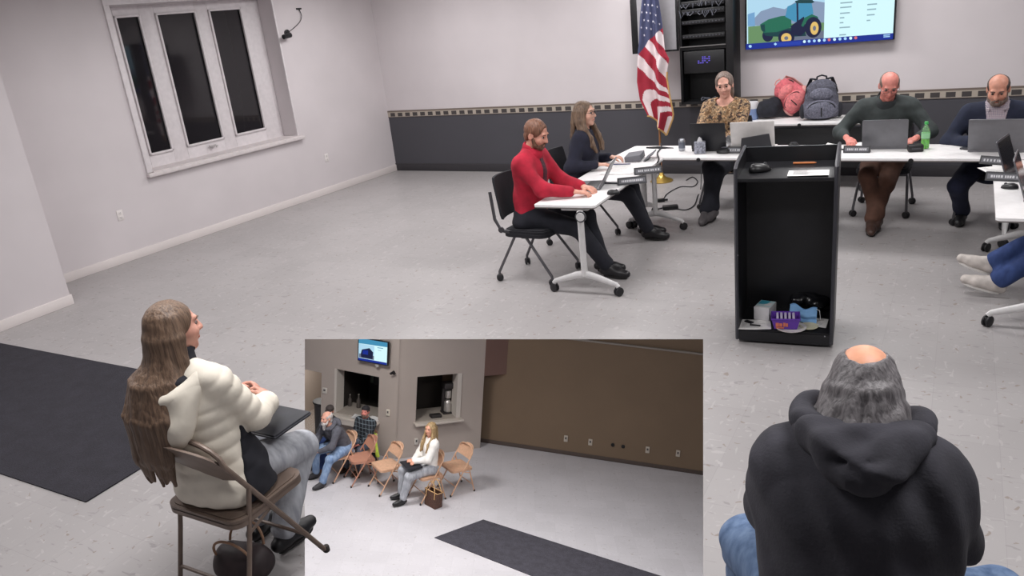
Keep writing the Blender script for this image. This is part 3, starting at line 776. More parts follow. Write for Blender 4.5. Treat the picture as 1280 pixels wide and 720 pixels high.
def laptop(label, loc, rotz, wd=.34, dp=.235, ang=105, col=None, group=None, name='laptop', lidh=None, lit=None):
    """faces the user on local -y; the lid hinge is on +y"""
    mt = col or M_LAP
    o = thing(name, label, 'laptop', loc, rotz, group)
    q = MB(); q.prism(rrect(wd, dp, .012, 4), 0, .014); b = q.build('base', mt, o)
    q = MB(); q.box((0, .025, .0145), (wd*.88, dp*.46, .003), .001); q.build('keyboard', M_KEY, b); q = MB(); q.box((0, -dp*.3, .0145), (wd*.34, dp*.3, .002), .0008); q.build('touchpad', C('touchpad', (92, 92, 96), .4), b)
    h_ = lidh or dp; R = rx(rad(ang)); M_ = Matrix.Translation((0, dp/2-.006, .016)) @ R.to_4x4()
    q = MB(); q.prism(rrect(wd, h_, .012, 4, 0, h_/2*-1 if False else h_/2), -.004, .004, M_ @ Matrix.Diagonal((1, 1, 1, 1)) if ang <= 0 else Matrix.Translation((0, dp/2-.006, .016)) @ rx(rad(180-ang)).to_4x4()); l = q.build('lid', mt, o)
    q = MB(); q.box((0, h_*.52, .0046), (wd*.94, h_*.86, .001), 0); d = q.build('display', lit or M_SCR, l); 
    d.matrix_local = Matrix.Translation((0, dp/2-.006, .016)) @ rx(rad(180-ang)).to_4x4()
    return o
def nameplate(label, loc, rotz, group=None, wd=.27, seed=0):
    o = thing('nameplate', label, 'nameplate', loc, rotz, group)
    R = rx(rad(-22))
    q = MB(); q.raw([(-wd/2, -.03, 0), (wd/2, -.03, 0), (wd/2, .03, 0), (-wd/2, .03, 0), (-wd/2, -.004, .06), (wd/2, -.004, .06), (wd/2, .004, .06), (-wd/2, .004, .06)], [(0, 3, 2, 1), (4, 5, 6, 7), (0, 1, 5, 4), (1, 2, 6, 5), (2, 3, 7, 6), (3, 0, 4, 7)])
    q.build('holder', C('nameplate_black', (46, 46, 50), .5), o)
    q = MB(); u = Vector((0, .026, .06)).normalized(); n = Vector((0, -.06, .026)).normalized()
    def pt(x, h_): return Vector((x, -.03, 0))+u*h_+n*.0012
    q.raw([pt(-wd/2+.012, .014), pt(wd/2-.012, .014), pt(wd/2-.012, .052), pt(-wd/2+.012, .052)], [(0, 1, 2, 3)])
    rg = random.Random(seed); q.mi = 1; x = -wd*.36
    while x < wd*.36:
        w_ = rg.uniform(.008, .014); q.raw([p+n*.0006 for p in (pt(x, .024), pt(x+w_, .024), pt(x+w_, .042), pt(x, .042))], [(0, 1, 2, 3)]); x += w_+rg.choice((.004, .005, .012))
    q.mi = -1
    q.build('name_strip', [C('name_strip', (96, 96, 102), .5), C('name_letters', (196, 196, 200), .5)], o)
    return o
def mouse(label, loc, rotz, big=1.0, name='computer_mouse', cat='mouse', group=None):
    o = thing(name, label, cat, loc, rotz, group)
    q = MB()
    q.lathe([(0, 0), (.9, 0), (1, .12), (.97, .4), (.8, .75), (.45, .97), (0, 1.0)], (0, 0, 0), 24)
    for v_ in q.bm.verts: v_.co = Vector((v_.co.x*.033*big, v_.co.y*.055*big, v_.co.z*.036*big*(1-.25*v_.co.y)))
    b = q.build('shell', C('mouse_black', (26, 26, 28), .35), o, smooth=60)
    q = MB(); q.lathe([(0, -.003), (.010*big, -.003), (.010*big, .003), (0, .003)], (0, .026*big, .029*big), 14, ry(PI/2)); q.build('wheel', C('mouse_wheel', (80, 80, 84), .5), o)
    return o
def sheet(label, loc, rotz, wd=.216, dp=.279, name='paper_sheet', cat='paper', group=None, col=(232, 230, 228), curl=.004, z=.0012, lines=True, seed=1):
    q = MB(); 
    q.grid(lambda u, v: ((u-.5)*wd, (v-.5)*dp, z+curl*(math.sin(u*5+seed)*.5+.5)*abs(v-.5)*2), 8, 8, Vector((0, 0, .0008)))
    if lines:
        q.mi = 1; rg = random.Random(seed)
        for i in range(14):
            y = dp*(.40-.055*i); w_ = wd*rg.uniform(.3, .76)
            zz = lambda yy, xx: z+curl*(math.sin((xx/wd+.5)*5+seed)*.5+.5)*abs(yy/dp)*2+.0014
            xa, xb = -wd*.38, -wd*.38+w_
            q.raw([(xa, y, zz(y, xa)), (xb, y, zz(y, xb)), (xb, y+.003, zz(y, xb)), (xa, y+.003, zz(y, xa))], [(0, 1, 2, 3)])
    o = q.build(name, [C('paper_%d' % col[2], col, .8, var=.01), C('print_grey', (150, 150, 152), .8)], loc=loc, rotz=rotz); return tag(o, label, cat, group)
WR = BR_
def onb(s, z, off=0): return on(BA, BL, BR_, s, z, off)
# ------------------------------------------------------------------ television with a slide on it
s0, z0 = PW(931.5, 61.5, BA, BB, -.12); s1, z1 = PW(1118, 50.5, BA, BB, -.12); TW = s1-s0; TH = TW*.575; zb_ = (z0+z1)/2
tv = thing('television', 'large wall television showing a green tractor beside a list', 'television', onb((s0+s1)/2, zb_, 0), WR)
q = MB(); q.box((0, -.095, TH/2), (TW, .05, TH), .006); q.build('bezel', C('tv_black', (16, 16, 22), .3), tv)
q = MB(); q.box((0, -.045, TH/2), (.5, .07, .4), .004); q.build('wall_mount', C('black_plastic', (24, 24, 27)), tv)
EC = {n: emit('screen_'+n, c, st) for n, c, st in [('white', (214, 250, 255), 1.0), ('sky', (176, 216, 238), 1.0), ('trees', (140, 160, 190), .9), ('grass', (110, 150, 104), .9), ('green', (34, 112, 88), .9), ('dgreen', (18, 66, 72), .9), ('cab', (70, 150, 190), .9), ('dark', (22, 30, 66), .9), ('yellow', (226, 190, 110), 1.0), ('bar', (22, 48, 150), .9), ('icon', (170, 215, 255), 1.0), ('red', (220, 110, 120), 1.0), ('text', (146, 176, 188), 1.0), ('shed', (120, 170, 215), .9), ('road', (112, 120, 140), .9), ('search', (36, 66, 176), .9)]}
EN = list(EC); q = MB(); dep = [0]
def sp(px, py): 
    x = (px-931.5)*TW/186.5; return (x-TW/2, (61.5-.059*(px-931.5)-py)*TW/186.5*1.0)
def poly(name, pts):
    q.mi = EN.index(name); dep[0] += .00035
    q.raw([(sp(*p)[0], -.1206-dep[0], sp(*p)[1]) for p in pts], [tuple(range(len(pts)))])
def disc(name, c, rx_, ry_, n=24): poly(name, [(c[0]+rx_*math.cos(2*PI*i/n), c[1]+ry_*math.sin(2*PI*i/n)) for i in range(n)])
def crop(x, y): return (920+x/6.095, y/6.095)
poly('white', [(934, 57), (934, -42), (1116, -53), (1116, 46)])
poly('sky', [crop(92, 327), crop(92, -250), crop(694, -250), crop(694, 295)])
poly('trees', [crop(140, 180), crop(150, 120), crop(200, 70), crop(300, 40), crop(390, 60), crop(500, -10), crop(640, 10), crop(694, 20), crop(694, 190), crop(400, 190)])
poly('shed', [crop(92, 185), crop(92, 90), crop(150, 75), crop(152, 185)])
poly('grass', [crop(96, 326), crop(96, 188), crop(300, 175), crop(694, 170), crop(694, 295)])
poly('road', [crop(300, 315), crop(500, 260), crop(694, 230), crop(694, 295)])
disc('dark', crop(256, 262), 7.2, 8.0)
poly('dgreen', [crop(215, 240), crop(330, 215), crop(450, 205), crop(540, 200), crop(560, 270), crop(430, 275), crop(300, 270), crop(240, 262)])
poly('green', [crop(195, 172), crop(260, 135), crop(360, 112), crop(440, 108), crop(445, 200), crop(330, 235), crop(225, 238), crop(200, 212)])
poly('dgreen', [crop(196, 178), crop(232, 172), crop(236, 232), crop(212, 228)])
poly('cab', [crop(395, 118), crop(412, 40), crop(480, 14), crop(596, 14), crop(612, 100), crop(560, 150), crop(470, 160)])
poly('dark', [crop(480, 14), crop(494, 14), crop(500, 190), crop(486, 190)])
poly('dgreen', [crop(468, 2), crop(500, -8), crop(600, -4), crop(618, 14), crop(600, 22), crop(480, 18)])
poly('dark', [crop(440, 190), crop(540, 120), crop(560, 230), crop(520, 270), crop(440, 262)])
poly('green', [crop(520, 190), crop(545, 130), crop(600, 105), crop(645, 125), crop(655, 160), crop(600, 140), crop(560, 160), crop(535, 200)])
disc('dark', crop(612, 205), 10.5, 13.0); disc('yellow', crop(622, 212), 5.2, 8.2); disc('road', crop(622, 212), 2.0, 3.2)
disc('dark', crop(405, 280), 10.5, 9.5); disc('yellow', crop(405, 284), 6.8, 6.4); disc('road', crop(405, 284), 2.6, 2.4)
for px0, ys in ((1053, (-34, -26, -18, -10, -2, 4, 9.5, 16.5, 22, 28, 34, 43)), (1085, (-30, -20, -12, -4, .5, 7, 13, 19.5, 26))):
    for i, yy in enumerate(ys): 
        ln = (13, 6, 5, 14, 9, 16, 15)[i % 7]*(.9 if px0 < 1080 else .7); poly('text', [(px0, yy+1.6), (px0, yy), (px0+ln, yy-.05*ln), (px0+ln, yy+1.6-.05*ln)])
poly('bar', [(933, 61), (933, 53.4), (1116.5, 42.6), (1116.5, 50)])
poly('search', [(974, 57), (974, 52.4), (1006, 50.5), (1006, 55)])
disc('icon', (972.5, 54), 2.2, 2.0, 4)
for i, xx in enumerate((1010, 1016, 1022.5, 1028.5, 1035, 1041, 1047.5, 1054, 1060.5, 1067, 1073)): disc('red' if i in (5, 10) else 'icon' if i % 3 else 'white', (xx, 51.3-.06*(xx-1010)), 1.9, 1.9, 10)
disc('icon', (939, 56.5), 2.2, 2, 10)
for yy in (44.4, 46.4): poly('icon', [(1105.5, yy+1.2), (1105.5, yy), (1113, yy-.4), (1113, yy+.8)])
q.mi = -1
q.build('screen', [EC[n] for n in EN], tv)
# ------------------------------------------------------------------ equipment rack on the wall, upper door swung open
RO = -.30
sL, zr0 = PW(851.5, 131, BA, BB, RO); sR, _ = PW(917, 90, BA, BB, RO); RW = sR-sL; zr0 = min(zr0, 1.02); RH = 1.5
rack = thing('equipment_rack', 'tall black equipment rack hung on the wall behind the woman in the floral top', 'rack', onb((sL+sR)/2, zr0, 0), WR)
MR = C('rack_black', (17, 17, 20), .45, .2, var=.1); T_ = .03
q = MB()
q.box((-RW/2+T_/2, RO/2, RH/2), (T_, -RO-.01, RH), .003); q.box((RW/2-.045, RO/2, RH/2), (.09, -RO-.01, RH), .004); q.box((0, -.02, RH/2), (RW-.002, .02, RH-.002))
q.box((0, RO/2, T_/2), (RW-.002, -RO-.012, T_)); q.box((0, RO/2, RH-T_/2), (RW-.002, -RO-.012, T_)); q.box((0, RO/2, .66), (RW-.002, -RO-.012, .035)); q.build('cabinet', MR, rack)
q = MB(); q.box((-.035, RO-.012, .685), (RW-.10, .02, .012), .002); q.build('door_edge', C('rack_edge', (120, 118, 118), .35, .6), rack, 'pale metal strip across the middle of the rack')
for zz_, hh, kind in ((.80, .05, 1), (.96, .045, 1), (1.08, .06, 2), (1.17, .06, 2), (1.30, .05, 0)):
    q = MB(); q.box((-.03, RO+.06, zz_), (RW-.14, .12, hh), .003); q.mi = 1
    for i in range(12): q.box((-.03-RW*.36+i*RW*.06, RO-.002, zz_), (.014, .004, .014))
    for sx_ in (-1, 1): q.lathe([(0, 0), (.006, 0), (.006, .004), (0, .005)], (-.03+sx_*(RW/2-.09), RO, zz_), 8, rx(PI/2))
    dv = q.build('rack_device', [C('device_black', (17, 17, 20), .4), C('device_port', (70, 71, 78), .4)], rack)
    if kind == 2:
        rg = random.Random(int(zz_*100))
        for i in range(8):
            q = MB(); x0 = -.03-RW*.33+i*RW*.085; x1 = x0+rg.uniform(-.08, .08); q.tube([(x0, RO-.004, zz_), (x0, RO-.03, zz_-.01), ((x0+x1)/2, RO-.045, zz_-rg.uniform(.03, .07)), (x1, RO-.03, zz_+rg.uniform(-.03, .03)), (x1, RO-.004, zz_)], .004, 6)
            q.build('patch_cable', C('cable_grey', (82, 84, 94), .5), dv)
q = MB(); q.box((-.03, RO+.03, .50), (RW-.16, .05, .26), .006); mo = q.build('monitor', C('device_black', (26, 26, 30)), rack)
q = MB(); rg = random.Random(5)
for i in range(7):
    for j in range(4):
        if rg.random() < .62: q.box((-.03-.09+i*.026, RO+.003, .555-j*.022), (.018, .004, .012))
q.build('display', emit('rack_display', (120, 104, 235), .8), mo, 'violet glowing marks on the rack display')
q = MB(); q.tube([(-.02+.09*math.cos(a), RO+.12+.05*math.sin(a), .045+.02*math.sin(3*a)) for a in [i*.45 for i in range(28)]], .008, 6); q.build('cable_coil', C('cable_grey', (82, 84, 94)), rack)
# door
d0, dz1 = PW(788.5, 6, BA, BB, RO); d1, dz0 = PW(799, 67, BA, BB, RO); d2, _ = PW(845.5, 40, BA, BB, RO)
cx = (sL+sR)/2; q = MB(); hz = (dz0-zr0, 1.42); xa_, xb_ = d0-cx, -RW/2-.003
for z_ in (hz[0]+.01, hz[1]-.01): q.box(((xa_+xb_)/2, RO-.012, z_), (xb_-xa_, .018, .02))
q.box((d0-cx+.04, RO-.012, (hz[0]+hz[1])/2), (.085, .024, hz[1]-hz[0]), .004); q.box((-RW/2-.014, RO-.012, (hz[0]+hz[1])/2), (.026, .024, hz[1]-hz[0]), .004)
dr = q.build('door', MR, rack, 'open rack door with grey smoked panel')
MSG = mat('smoked_panel', (150, 148, 152), .25, var=.02)
q = MB(); q.box(((d0-cx+.08-RW/2-.026)/2, RO-.012, (hz[0]+hz[1])/2), (-RW/2-.026-(d0-cx+.08), .012, hz[1]-hz[0])); q.build('door_panel', MSG, dr)
# ------------------------------------------------------------------ flag
fx_, fy_ = -3.235, 9.50
fg = thing('flag', 'american flag hanging on a gold-tipped wooden pole by the back wall', 'flag', (fx_, fy_, 0), 0)
q = MB(); q.lathe([(0, 0), (.14, 0), (.145, .012), (.12, .03), (.06, .05), (.03, .09), (.022, .12), (0, .12)], n=28); q.build('base', C('brass', (206, 172, 92), .3, .8), fg, 'round brass flag base')
q = MB(); q.cyl((0, 0, .10), (0, 0, 2.62), .013, n=12); q.build('pole', C('pole_wood', (150, 104, 66), .45), fg)
q = MB(); q.lathe([(.012, 2.62), (.03, 2.63), (.02, 2.66), (.04, 2.70), (.0, 2.80)], n=16); q.build('finial', C('brass', (206, 172, 92)), fg)
FR = C('flag_red', (150, 30, 50), .8); FW = C('flag_white', (214, 200, 202), .8); FBl = C('flag_blue', (58, 62, 92), .8); FS = C('flag_star', (196, 194, 206), .8)
q = MB(); nu, nv = 60, 170
def edge(v):      # left and right outline of the hanging cloth, metres from the pole; v 0 top .. 1 bottom
    ks = [(0, -.09, .04), (.12, -.10, .07), (.3, -.15, .11), (.47, -.17, .13), (.52, -.185, .18), (.62, -.20, .13), (.75, -.215, .16), (.88, -.19, .20), (1, -.10, .10)]
    for a, b in zip(ks, ks[1:]):
        if a[0] <= v <= b[0]:
            f = (v-a[0])/(b[0]-a[0]); return a[1]+(b[1]-a[1])*f, a[2]+(b[2]-a[2])*f
def flagpt(u, v):
    l, r = edge(v); x = l+(r-l)*u; zt, zb2 = 2.5, .86-.26*(u**1.3) if True else 0
    z = zt+(zb2-zt)*v
    y = -.075-.055*math.sin(u*9+v*1.5)*(.35+.65*v)-.02*math.sin(u*17+v*3)
    return (x, y, z)
grid_ = [[q.bm.verts.new(flagpt(i/nu, j/nv)) for j in range(nv+1)] for i in range(nu+1)]
for i in range(nu):
    for j in range(nv):
        f = q.bm.faces.new((grid_[i][j], grid_[i][j+1], grid_[i+1][j+1], grid_[i+1][j])); u, v = (i+.5)/nu, (j+.5)/nv
        can = v < .5-.17*u if u > .35 else v < .56-.35*u
        if can: 
            f.material_index = 2
        else:
            if v < .70+.0*u: st = (v*11.0+u*(-2.1)*(1 if v < .70 else 0))
            else: st = .70*11-u*2.1*max(0, 1-(v-.70)*5)+u*5.0*min(1, (v-.70)*5)
            f.material_index = 0 if int(math.floor(st+20)) % 2 else 1
q.done = 1
for f in q.bm.faces: f.tag = True
q.mi = 3
for a in range(9):
    for b in range(5):
        u = .1+.18*b+(.09 if a % 2 else 0); v = .05+.052*a
        if u < .93 and v < .47-.17*u:
            p = Vector(flagpt(u, v)); pu = (Vector(flagpt(u+.02, v))-p).normalized(); n = Vector((0, -1, 0)); 
            pts = []
            for k_ in range(10):
                r_ = .017 if k_ % 2 == 0 else .007; a_ = PI/2+k_*PI/5; pts.append(p+Vector((0, -.006, 0))+pu*r_*math.cos(a_)*.8+Vector((0, 0, r_*math.sin(a_))))
            q.raw(pts, [tuple(range(10))])
cl = q.build('cloth', [FR, FW, FBl, FS], fg, smooth=80)
q = MB(); q.tube([Vector(flagpt(1, v/30))+Vector((.006, 0, 0)) for v in range(18, 31)]+[Vector(flagpt(u/10, 1))+Vector((0, 0, -.006)) for u in range(10, -1, -1)], .011, 6); q.build('fringe', C('gold_fringe', (186, 148, 92), .7), fg, 'gold fringe on the flag edge')
# ------------------------------------------------------------------ tables
LTa = rad(91.2)
lt = table('white folding table on the left where the man in red sits', (-2.73, 6.45, 0), LTa, 1.86, .54, 'white meeting tables', slot=False, inset=-.02, loff=-.15)
def fix_legs(o, dx):
    for c in o.children:
        if c.name.split('.')[0] == 'leg':
            pass
RWr = rad(-3.2)
hb1 = table('white folding table at the back in front of the woman in the floral top', (-2.11, 7.655, 0), RWr, 1.83, .62, 'white meeting tables')
hb2 = table('white folding table at the back in front of the man in the dark green sweater', (-.283, 7.553, 0), RWr, 1.83, .62, 'white meeting tables')
rt_ = table('white folding table cut off by the right edge of the photo', (.57, 6.30, 0), rad(-90.6), 1.70, .6, 'white meeting tables', slot=False, inset=.05)
bt = table('white-topped side table against the back wall carrying backpacks', (-1.50, 9.42, 0), WR, 1.75, .5, under_shade=True)
# ------------------------------------------------------------------ things on the tables
TZ = .741
def TP(px, py, z=TZ): p = G(px, py, z); return (p.x, p.y, z)
la = TP(737, 236)
laptop('grey laptop open in front of the man in the red shirt', (la[0]-.03, la[1]+.09, TZ), rad(-78), .33, .23, 118)
mouse('black computer mouse near the front corner of the left table', TP(767, 242.5), rad(-60))
o = thing('tablet', 'flat grey tablet in front of the woman with glasses', 'tablet', TP(805, 199), rad(-80))
q = MB(); q.box((0, -.09, .03), (.25, .16, .06), .006, rx(rad(6))); q.build('case', C('grey_case', (104, 104, 110), .6), o); q = MB(); q.box((0, .06, .035), (.25, .11, .012), .004, rx(rad(35))); q.build('cover_flap', C('grey_case', (104, 104, 110)), o)
nameplate('dark nameplate nearest the front on the left table', TP(790, 229.5), rad(27), 'nameplates', .25, 1)
nameplate('dark nameplate second from the front on the left table', TP(810, 216.5), rad(27), 'nameplates', .25, 2)
sheet('white paper spread on the left table between laptop and nameplates', TP(777, 212), rad(4), .30, .42)
p = TP(778, 207.5); q = MB(); q.tube([(-.09, 0, .012), (.07, .0, .012), (.085, 0, .012)], [.006, .006, .002], 8); tag(q.build('pen', C('pen_blue', (60, 64, 100), .4), loc=(p[0], p[1], TZ+.006), rotz=rad(8)), 'dark pen lying on the white papers of the left table', 'pen')
q = MB(); q.box((0, 0, .006), (.26, .035, .012), .003); p = TP(764, 229.5); tag(q.build('ruler', C('dark_grey_bar', (62, 62, 68), .5), loc=p, rotz=rad(2)), 'dark grey flat bar lying behind the mouse on the left table', 'ruler')
q = MB(); a0, a1 = TP(826, 180.5), TP(821, 204); pts = [(a0[0]+(a1[0]-a0[0])*i/10+.015*math.sin(i*.9), a0[1]+(a1[1]-a0[1])*i/10, TZ+.006) for i in range(11)]; q.tube(pts, .008, 6); tag(q.build('table_cable', C('cord_black', (30, 30, 34), .6)), 'black cord running across the table corner below the flag', 'cord')
q = MB(); a0, a1 = TP(808, 185.5), TP(842, 186); q.tube([(a0[0], a0[1], TZ+.008), ((a0[0]+a1[0])/2, a0[1]-.02, TZ+.012), (a1[0], a1[1], TZ+.008)], [.008, .014, .004], 8); tag(q.build('sunglasses_strap' if False else 'stylus', C('cord_black', (30, 30, 34))), 'thin dark stylus lying at the table corner near the flag', 'stylus')
# can
o = thing('soda_can', 'silver drink can on the back table left of the black laptop', 'can', TP(852.5, 188.5), .4)
q = MB(); q.lathe([(.024, 0), (.030, .006), (.033, .014), (.033, .104), (.028, .116), (.0265, .12), (.0255, .117), (0, .115)], n=24); q.build('can_body', C('can_silver', (164, 166, 172), .3, .7), o, smooth=50)
q = MB(); q.lathe([(.0335, .03), (.0337, .031), (.0337, .088), (.0335, .089)], n=24); q.build('print_band', C('can_print', (104, 108, 120), .4, .3), o); q = MB(); q.box((.006, 0, .1165), (.02, .012, .002), .0008); q.build('pull_tab', C('can_silver', (164, 166, 172)), o)
# tissue box
o = thing('tissue_box', 'grey patterned tissue box beside the drink can', 'tissue box', TP(875, 191), rad(15))
q = MB(); q.box((0, 0, .055), (.11, .11, .11), .008); q.build('box', C('tissue_grey', (136, 138, 150), .6, var=.3, vs=60), o); q = MB()
q.grid(lambda u, v: ((u-.5)*.06*(1-.5*v), .012*math.sin(u*6)*v, .108+.05*v*(1-.5*abs(u-.45))), 10, 6, Vector((0, .002, 0))); q.build('tissue', C('tissue_white', (226, 226, 228), .8), o)
p = TP(906, 190.5)
o = thing('conference_microphone', 'black low conference speaker in front of the black laptop', 'speaker', p, 0)
q = MB(); q.lathe([(0, 0), (.075, 0), (.08, .012), (.07, .03), (.045, .042), (0, .045)], n=26); q.build('body', C('black_plastic', (24, 24, 27)), o); q = MB(); q.lathe([(.03, .046), (.034, .05), (.03, .052), (0, .05)], n=18); q.build('grille', C('mesh_grey', (66, 66, 72), .6), o)
laptop('wide black laptop in front of the woman in the floral top', TP(891, 186), PI+WR, .35, .25, 100, C('laptop_black', (24, 24, 29), .4), lidh=.27)
o = laptop('large white-framed tablet laptop tilted back beside the lectern', (TP(940, 189)[0], TP(940, 189)[1]+.12, TZ), PI+WR+rad(8), .40, .26, 110, C('laptop_white', (206, 202, 200), .4), name='laptop', lidh=.30)
q = MB(); q.box((.02, -.1, .012), (.26, .012, .2), .006, rx(rad(-20)));
# dark case leaning on its back
p = TP(947, 190); q = MB(); q.prism([(-.17, 0), (.13, 0), (.10, .20), (-.15, .16)], -.006, .006, rx(PI/2+rad(20)))
tag(q.build('tablet_case', C('case_black', (34, 34, 40), .6), loc=(p[0]+.02, p[1]-.045, TZ+.002), rotz=WR+rad(8)), 'dark tablet case leaning on the white laptop beside the lectern', 'case')
nameplate('black nameplate half hidden by the left corner of the lectern', TP(923, 191), RWr, 'nameplates', .2, 3)
p = TP(930, 185); q = MB(); q.grid(lambda u, v: ((u-.5)*.12, .05*math.sin(v*4)+.01*math.sin(u*9), .002+.11*v+.02*math.sin(u*6)), 10, 8, Vector((0, .003, 0))); tag(q.build('crumpled_paper', C('tissue_white', (226, 226, 228)), loc=(p[0]-.12, p[1]+.02, TZ), rotz=.2), 'crumpled white paper left of the white-framed laptop', 'paper')
p = TP(990, 186.5); q = MB(); q.lathe([(0, 0), (.05, 0), (.052, .02), (.03, .05), (0, .055)], n=20); tag(q.build('webcam', C('black_plastic', (24, 24, 27)), loc=(p[0], p[1]+.08, TZ)), 'small round black device on the back table behind the lectern', 'device')
sheet('white papers on the back table left of the grey laptop', TP(1052, 184.5), rad(-12), .34, .24, curl=.03, seed=3)
laptop('grey laptop in front of the man in the dark green sweater', TP(1107, 183), PI+rad(-1), .37, .245, 98, lidh=.25)
nameplate('dark nameplate on the back table beside the right top corner of the lectern', TP(1071, 190.5), RWr, 'nameplates', .22, 4)
p = TP(1144, 189); o = thing('charger', 'black square charger beside the green soda bottle', 'charger', p, .2); q = MB(); q.box((0, 0, .03), (.12, .09, .06), .012); q.build('case', C('black_plastic', (24, 24, 27)), o); q = MB(); q.box((0, -.0455, .03), (.07, .002, .012)); q.build('front_strip', C('mesh_grey', (66, 66, 72)), o)
o = thing('soda_bottle', 'green plastic soda bottle on the back table', 'bottle', TP(1156, 185.5), 0)
MBG = NT('green_plastic'); MBG.p.inputs['Base Color'].default_value = lin((186, 232, 186)); MBG.p.inputs['Roughness'].default_value = .12; MBG.p.inputs['Transmission Weight'].default_value = .75; MBG.p.inputs['IOR'].default_value = 1.2
q = MB(); q.lathe([(.026, 0), (.033, .008), (.034, .06), (.0325, .075), (.034, .09), (.034, .14), (.028, .17), (.014, .20), (.0125, .215)], n=24); q.build('bottle_body', MBG.m, o, smooth=50)
q = MB(); q.lathe([(0, .003), (.029, .004), (.0315, .012), (.0322, .06), (.031, .075), (.0315, .085), (0, .085)], n=24); q.build('soda', C('soda_green', (150, 232, 40), .2), o, 'bright green soda in the bottle')
q = MB(); q.lathe([(.0345, .09), (.0348, .092), (.0348, .135), (.0345, .137)], n=24); q.build('bottle_label', C('bottle_label', (150, 206, 156), .5), o); q = MB(); q.lathe([(.0145, .21), (.0155, .212), (.0155, .23), (.013, .234), (0, .234)], n=18); q.build('bottle_cap', C('cap_green', (70, 176, 90), .4), o)
laptop('grey laptop in front of the man in the navy jacket', (.33, 7.60, TZ), PI+rad(-6), .42, .26, 112, lidh=.29)
p = TP(1222, 187); q = MB(); q.box((0, 0, .008), (.16, .06, .016), .006); tag(q.build('phone', C('phone_black', (48, 48, 54), .3), loc=(p[0]-.05, p[1], TZ), rotz=-.5), 'dark phone lying left of the grey laptop at the table end', 'phone')
nameplate('dark nameplate at the far end of the right table', TP(1243, 205), rad(-22), 'nameplates', .2, 5)
nameplate('dark nameplate beside the mouse on the right table', TP(1256, 225.5), rad(-12), 'nameplates', .24, 6)
p = TP(1262, 235.5); mouse('small black mouse on the right table', p, rad(70))
laptop('upright grey laptop at the far part of the right table', (.50, 6.60, TZ), rad(76), .36, .24, 108, C('laptop_dark', (84, 84, 90), .4, .3), lidh=.27)
laptop('grey laptop at the near part of the right table, cut by the photo edge', (.56, 6.02, TZ), rad(84), .36, .24, 108, lidh=.27)
sheet('white paper on the right table beside its nameplates', TP(1248, 213), rad(20), .2, .25, seed=5)
# ------------------------------------------------------------------ side table load
BZ = .741
def BP(px, py, z=BZ): return TP(px, py, z)
def backpack(label, loc, rotz, m1, m2, m3, rot=None, group=None, sc_=1.0, wide=1.0):
    o = thing('backpack', label, 'backpack', loc, rotz, group, rot)
    k = sc_
    s = SDF(.010, .05)
    s.ecap(v3(0, 0, .13)*k, v3(0, .0, .33)*k, .145*k, .115*k, v3(1, 0, 0), 1.15, .72); s.ell(v3(0, 0, .09)*k, v3(.175, .115, .11)*k)
    s.plane(v3(0, 0, 0), v3(0, 0, -1)); s.build('bag_body', m1, o, noise=.006, nf=12, seed=3)
    s = SDF(.008, .03); s.ell(v3(0, -.085, .12)*k, v3(.145, .065, .115)*k); s.plane(v3(0, 0, .012), v3(0, 0, -1)); s.build('front_pocket', m2, o, noise=.005, nf=16, seed=6)
    s = SDF(.008, .03); s.ell(v3(0, -.07, .285)*k, v3(.105, .045, .075)*k); s.build('upper_pocket', m2, o, noise=.004, nf=16, seed=8)
    q = MB(); q.tube([(-.045*k, .02, .435*k), (-.04*k, .02, .475*k), (0, .02, .49*k), (.04*k, .02, .475*k), (.045*k, .02, .435*k)], .009*k, 8); q.build('handle', m3, o)
    for sg in (1, -1):
        q = MB(); q.tube([Vector((sg*a, b, c))*k for a, b, c in ((.05, .07, .44), (.09, .10, .45), (.12, .13, .36), (.13, .135, .22), (.13, .11, .08))], .026*k, 8, flat=(.35, 1)); q.build('strap', m3, o)
        s = SDF(.008, .02); s.ell(v3(.165*sg, -.0, .10)*k, v3(.03, .075, .085)*k); s.build('side_pocket', m3, o)
    q = MB(); q.tube([Vector((.118*math.cos(a), -.112-.03*math.sin(a)*0-.012, .14+.075*math.sin(a)))*k for a in [PI*i/14 for i in range(15)]], .004*k, 6); q.tube([Vector((0, -.152, .05))*k, Vector((0, -.152, .15))*k], .006*k, 6); q.build('zipper', C('zip_black', (22, 22, 25), .5), o)
    q = MB(); q.tube([Vector((.14*math.cos(a), -.03+.02*math.sin(a), .30+.13*math.sin(a)))*k for a in [PI*i/16 for i in range(17)]], .006*k, 6); q.build('piping', C('zip_black', (22, 22, 25)), o)
    for c in o.children:
        for v_ in c.data.vertices: v_.co.x *= wide
    return o
MG1 = C('backpack_grey', (84, 84, 96), .85, var=.18, vs=60, bump=.2); MG2 = C('backpack_grey_light', (100, 100, 114), .85, var=.2, vs=60, bump=.2); MG3 = C('backpack_black', (32, 32, 40), .85)
p = BP(1026, 149); backpack('grey backpack standing upright on the side table', p, WR+rad(12), MG1, MG2, MG3, sc_=.98, wide=1.2)
MP1 = C('backpack_pink', (196, 96, 104), .85, var=.12, vs=40); MP2 = C('backpack_rose', (206, 116, 118), .85, var=.12, vs=40); MP3 = C('backpack_strap_pink', (206, 148, 142), .8)
p = BP(985, 147.5); R_ = rz(WR+rad(-5)) @ ry(rad(-48)) ; backpack('pink backpack slumped over beside the grey backpack', (p[0]+.16, p[1]+.05, BZ+.125), 0, MP1, MP2, MP3, rot=R_, sc_=.88, wide=1.1)
p = BP(960, 148.5); s = SDF(.01, .05); s.ell(v3(0, 0, .10), v3(.13, .12, .11)); s.ell(v3(.08, .02, .15), v3(.09, .09, .10)); s.plane(v3(0, 0, 0), v3(0, 0, -1))
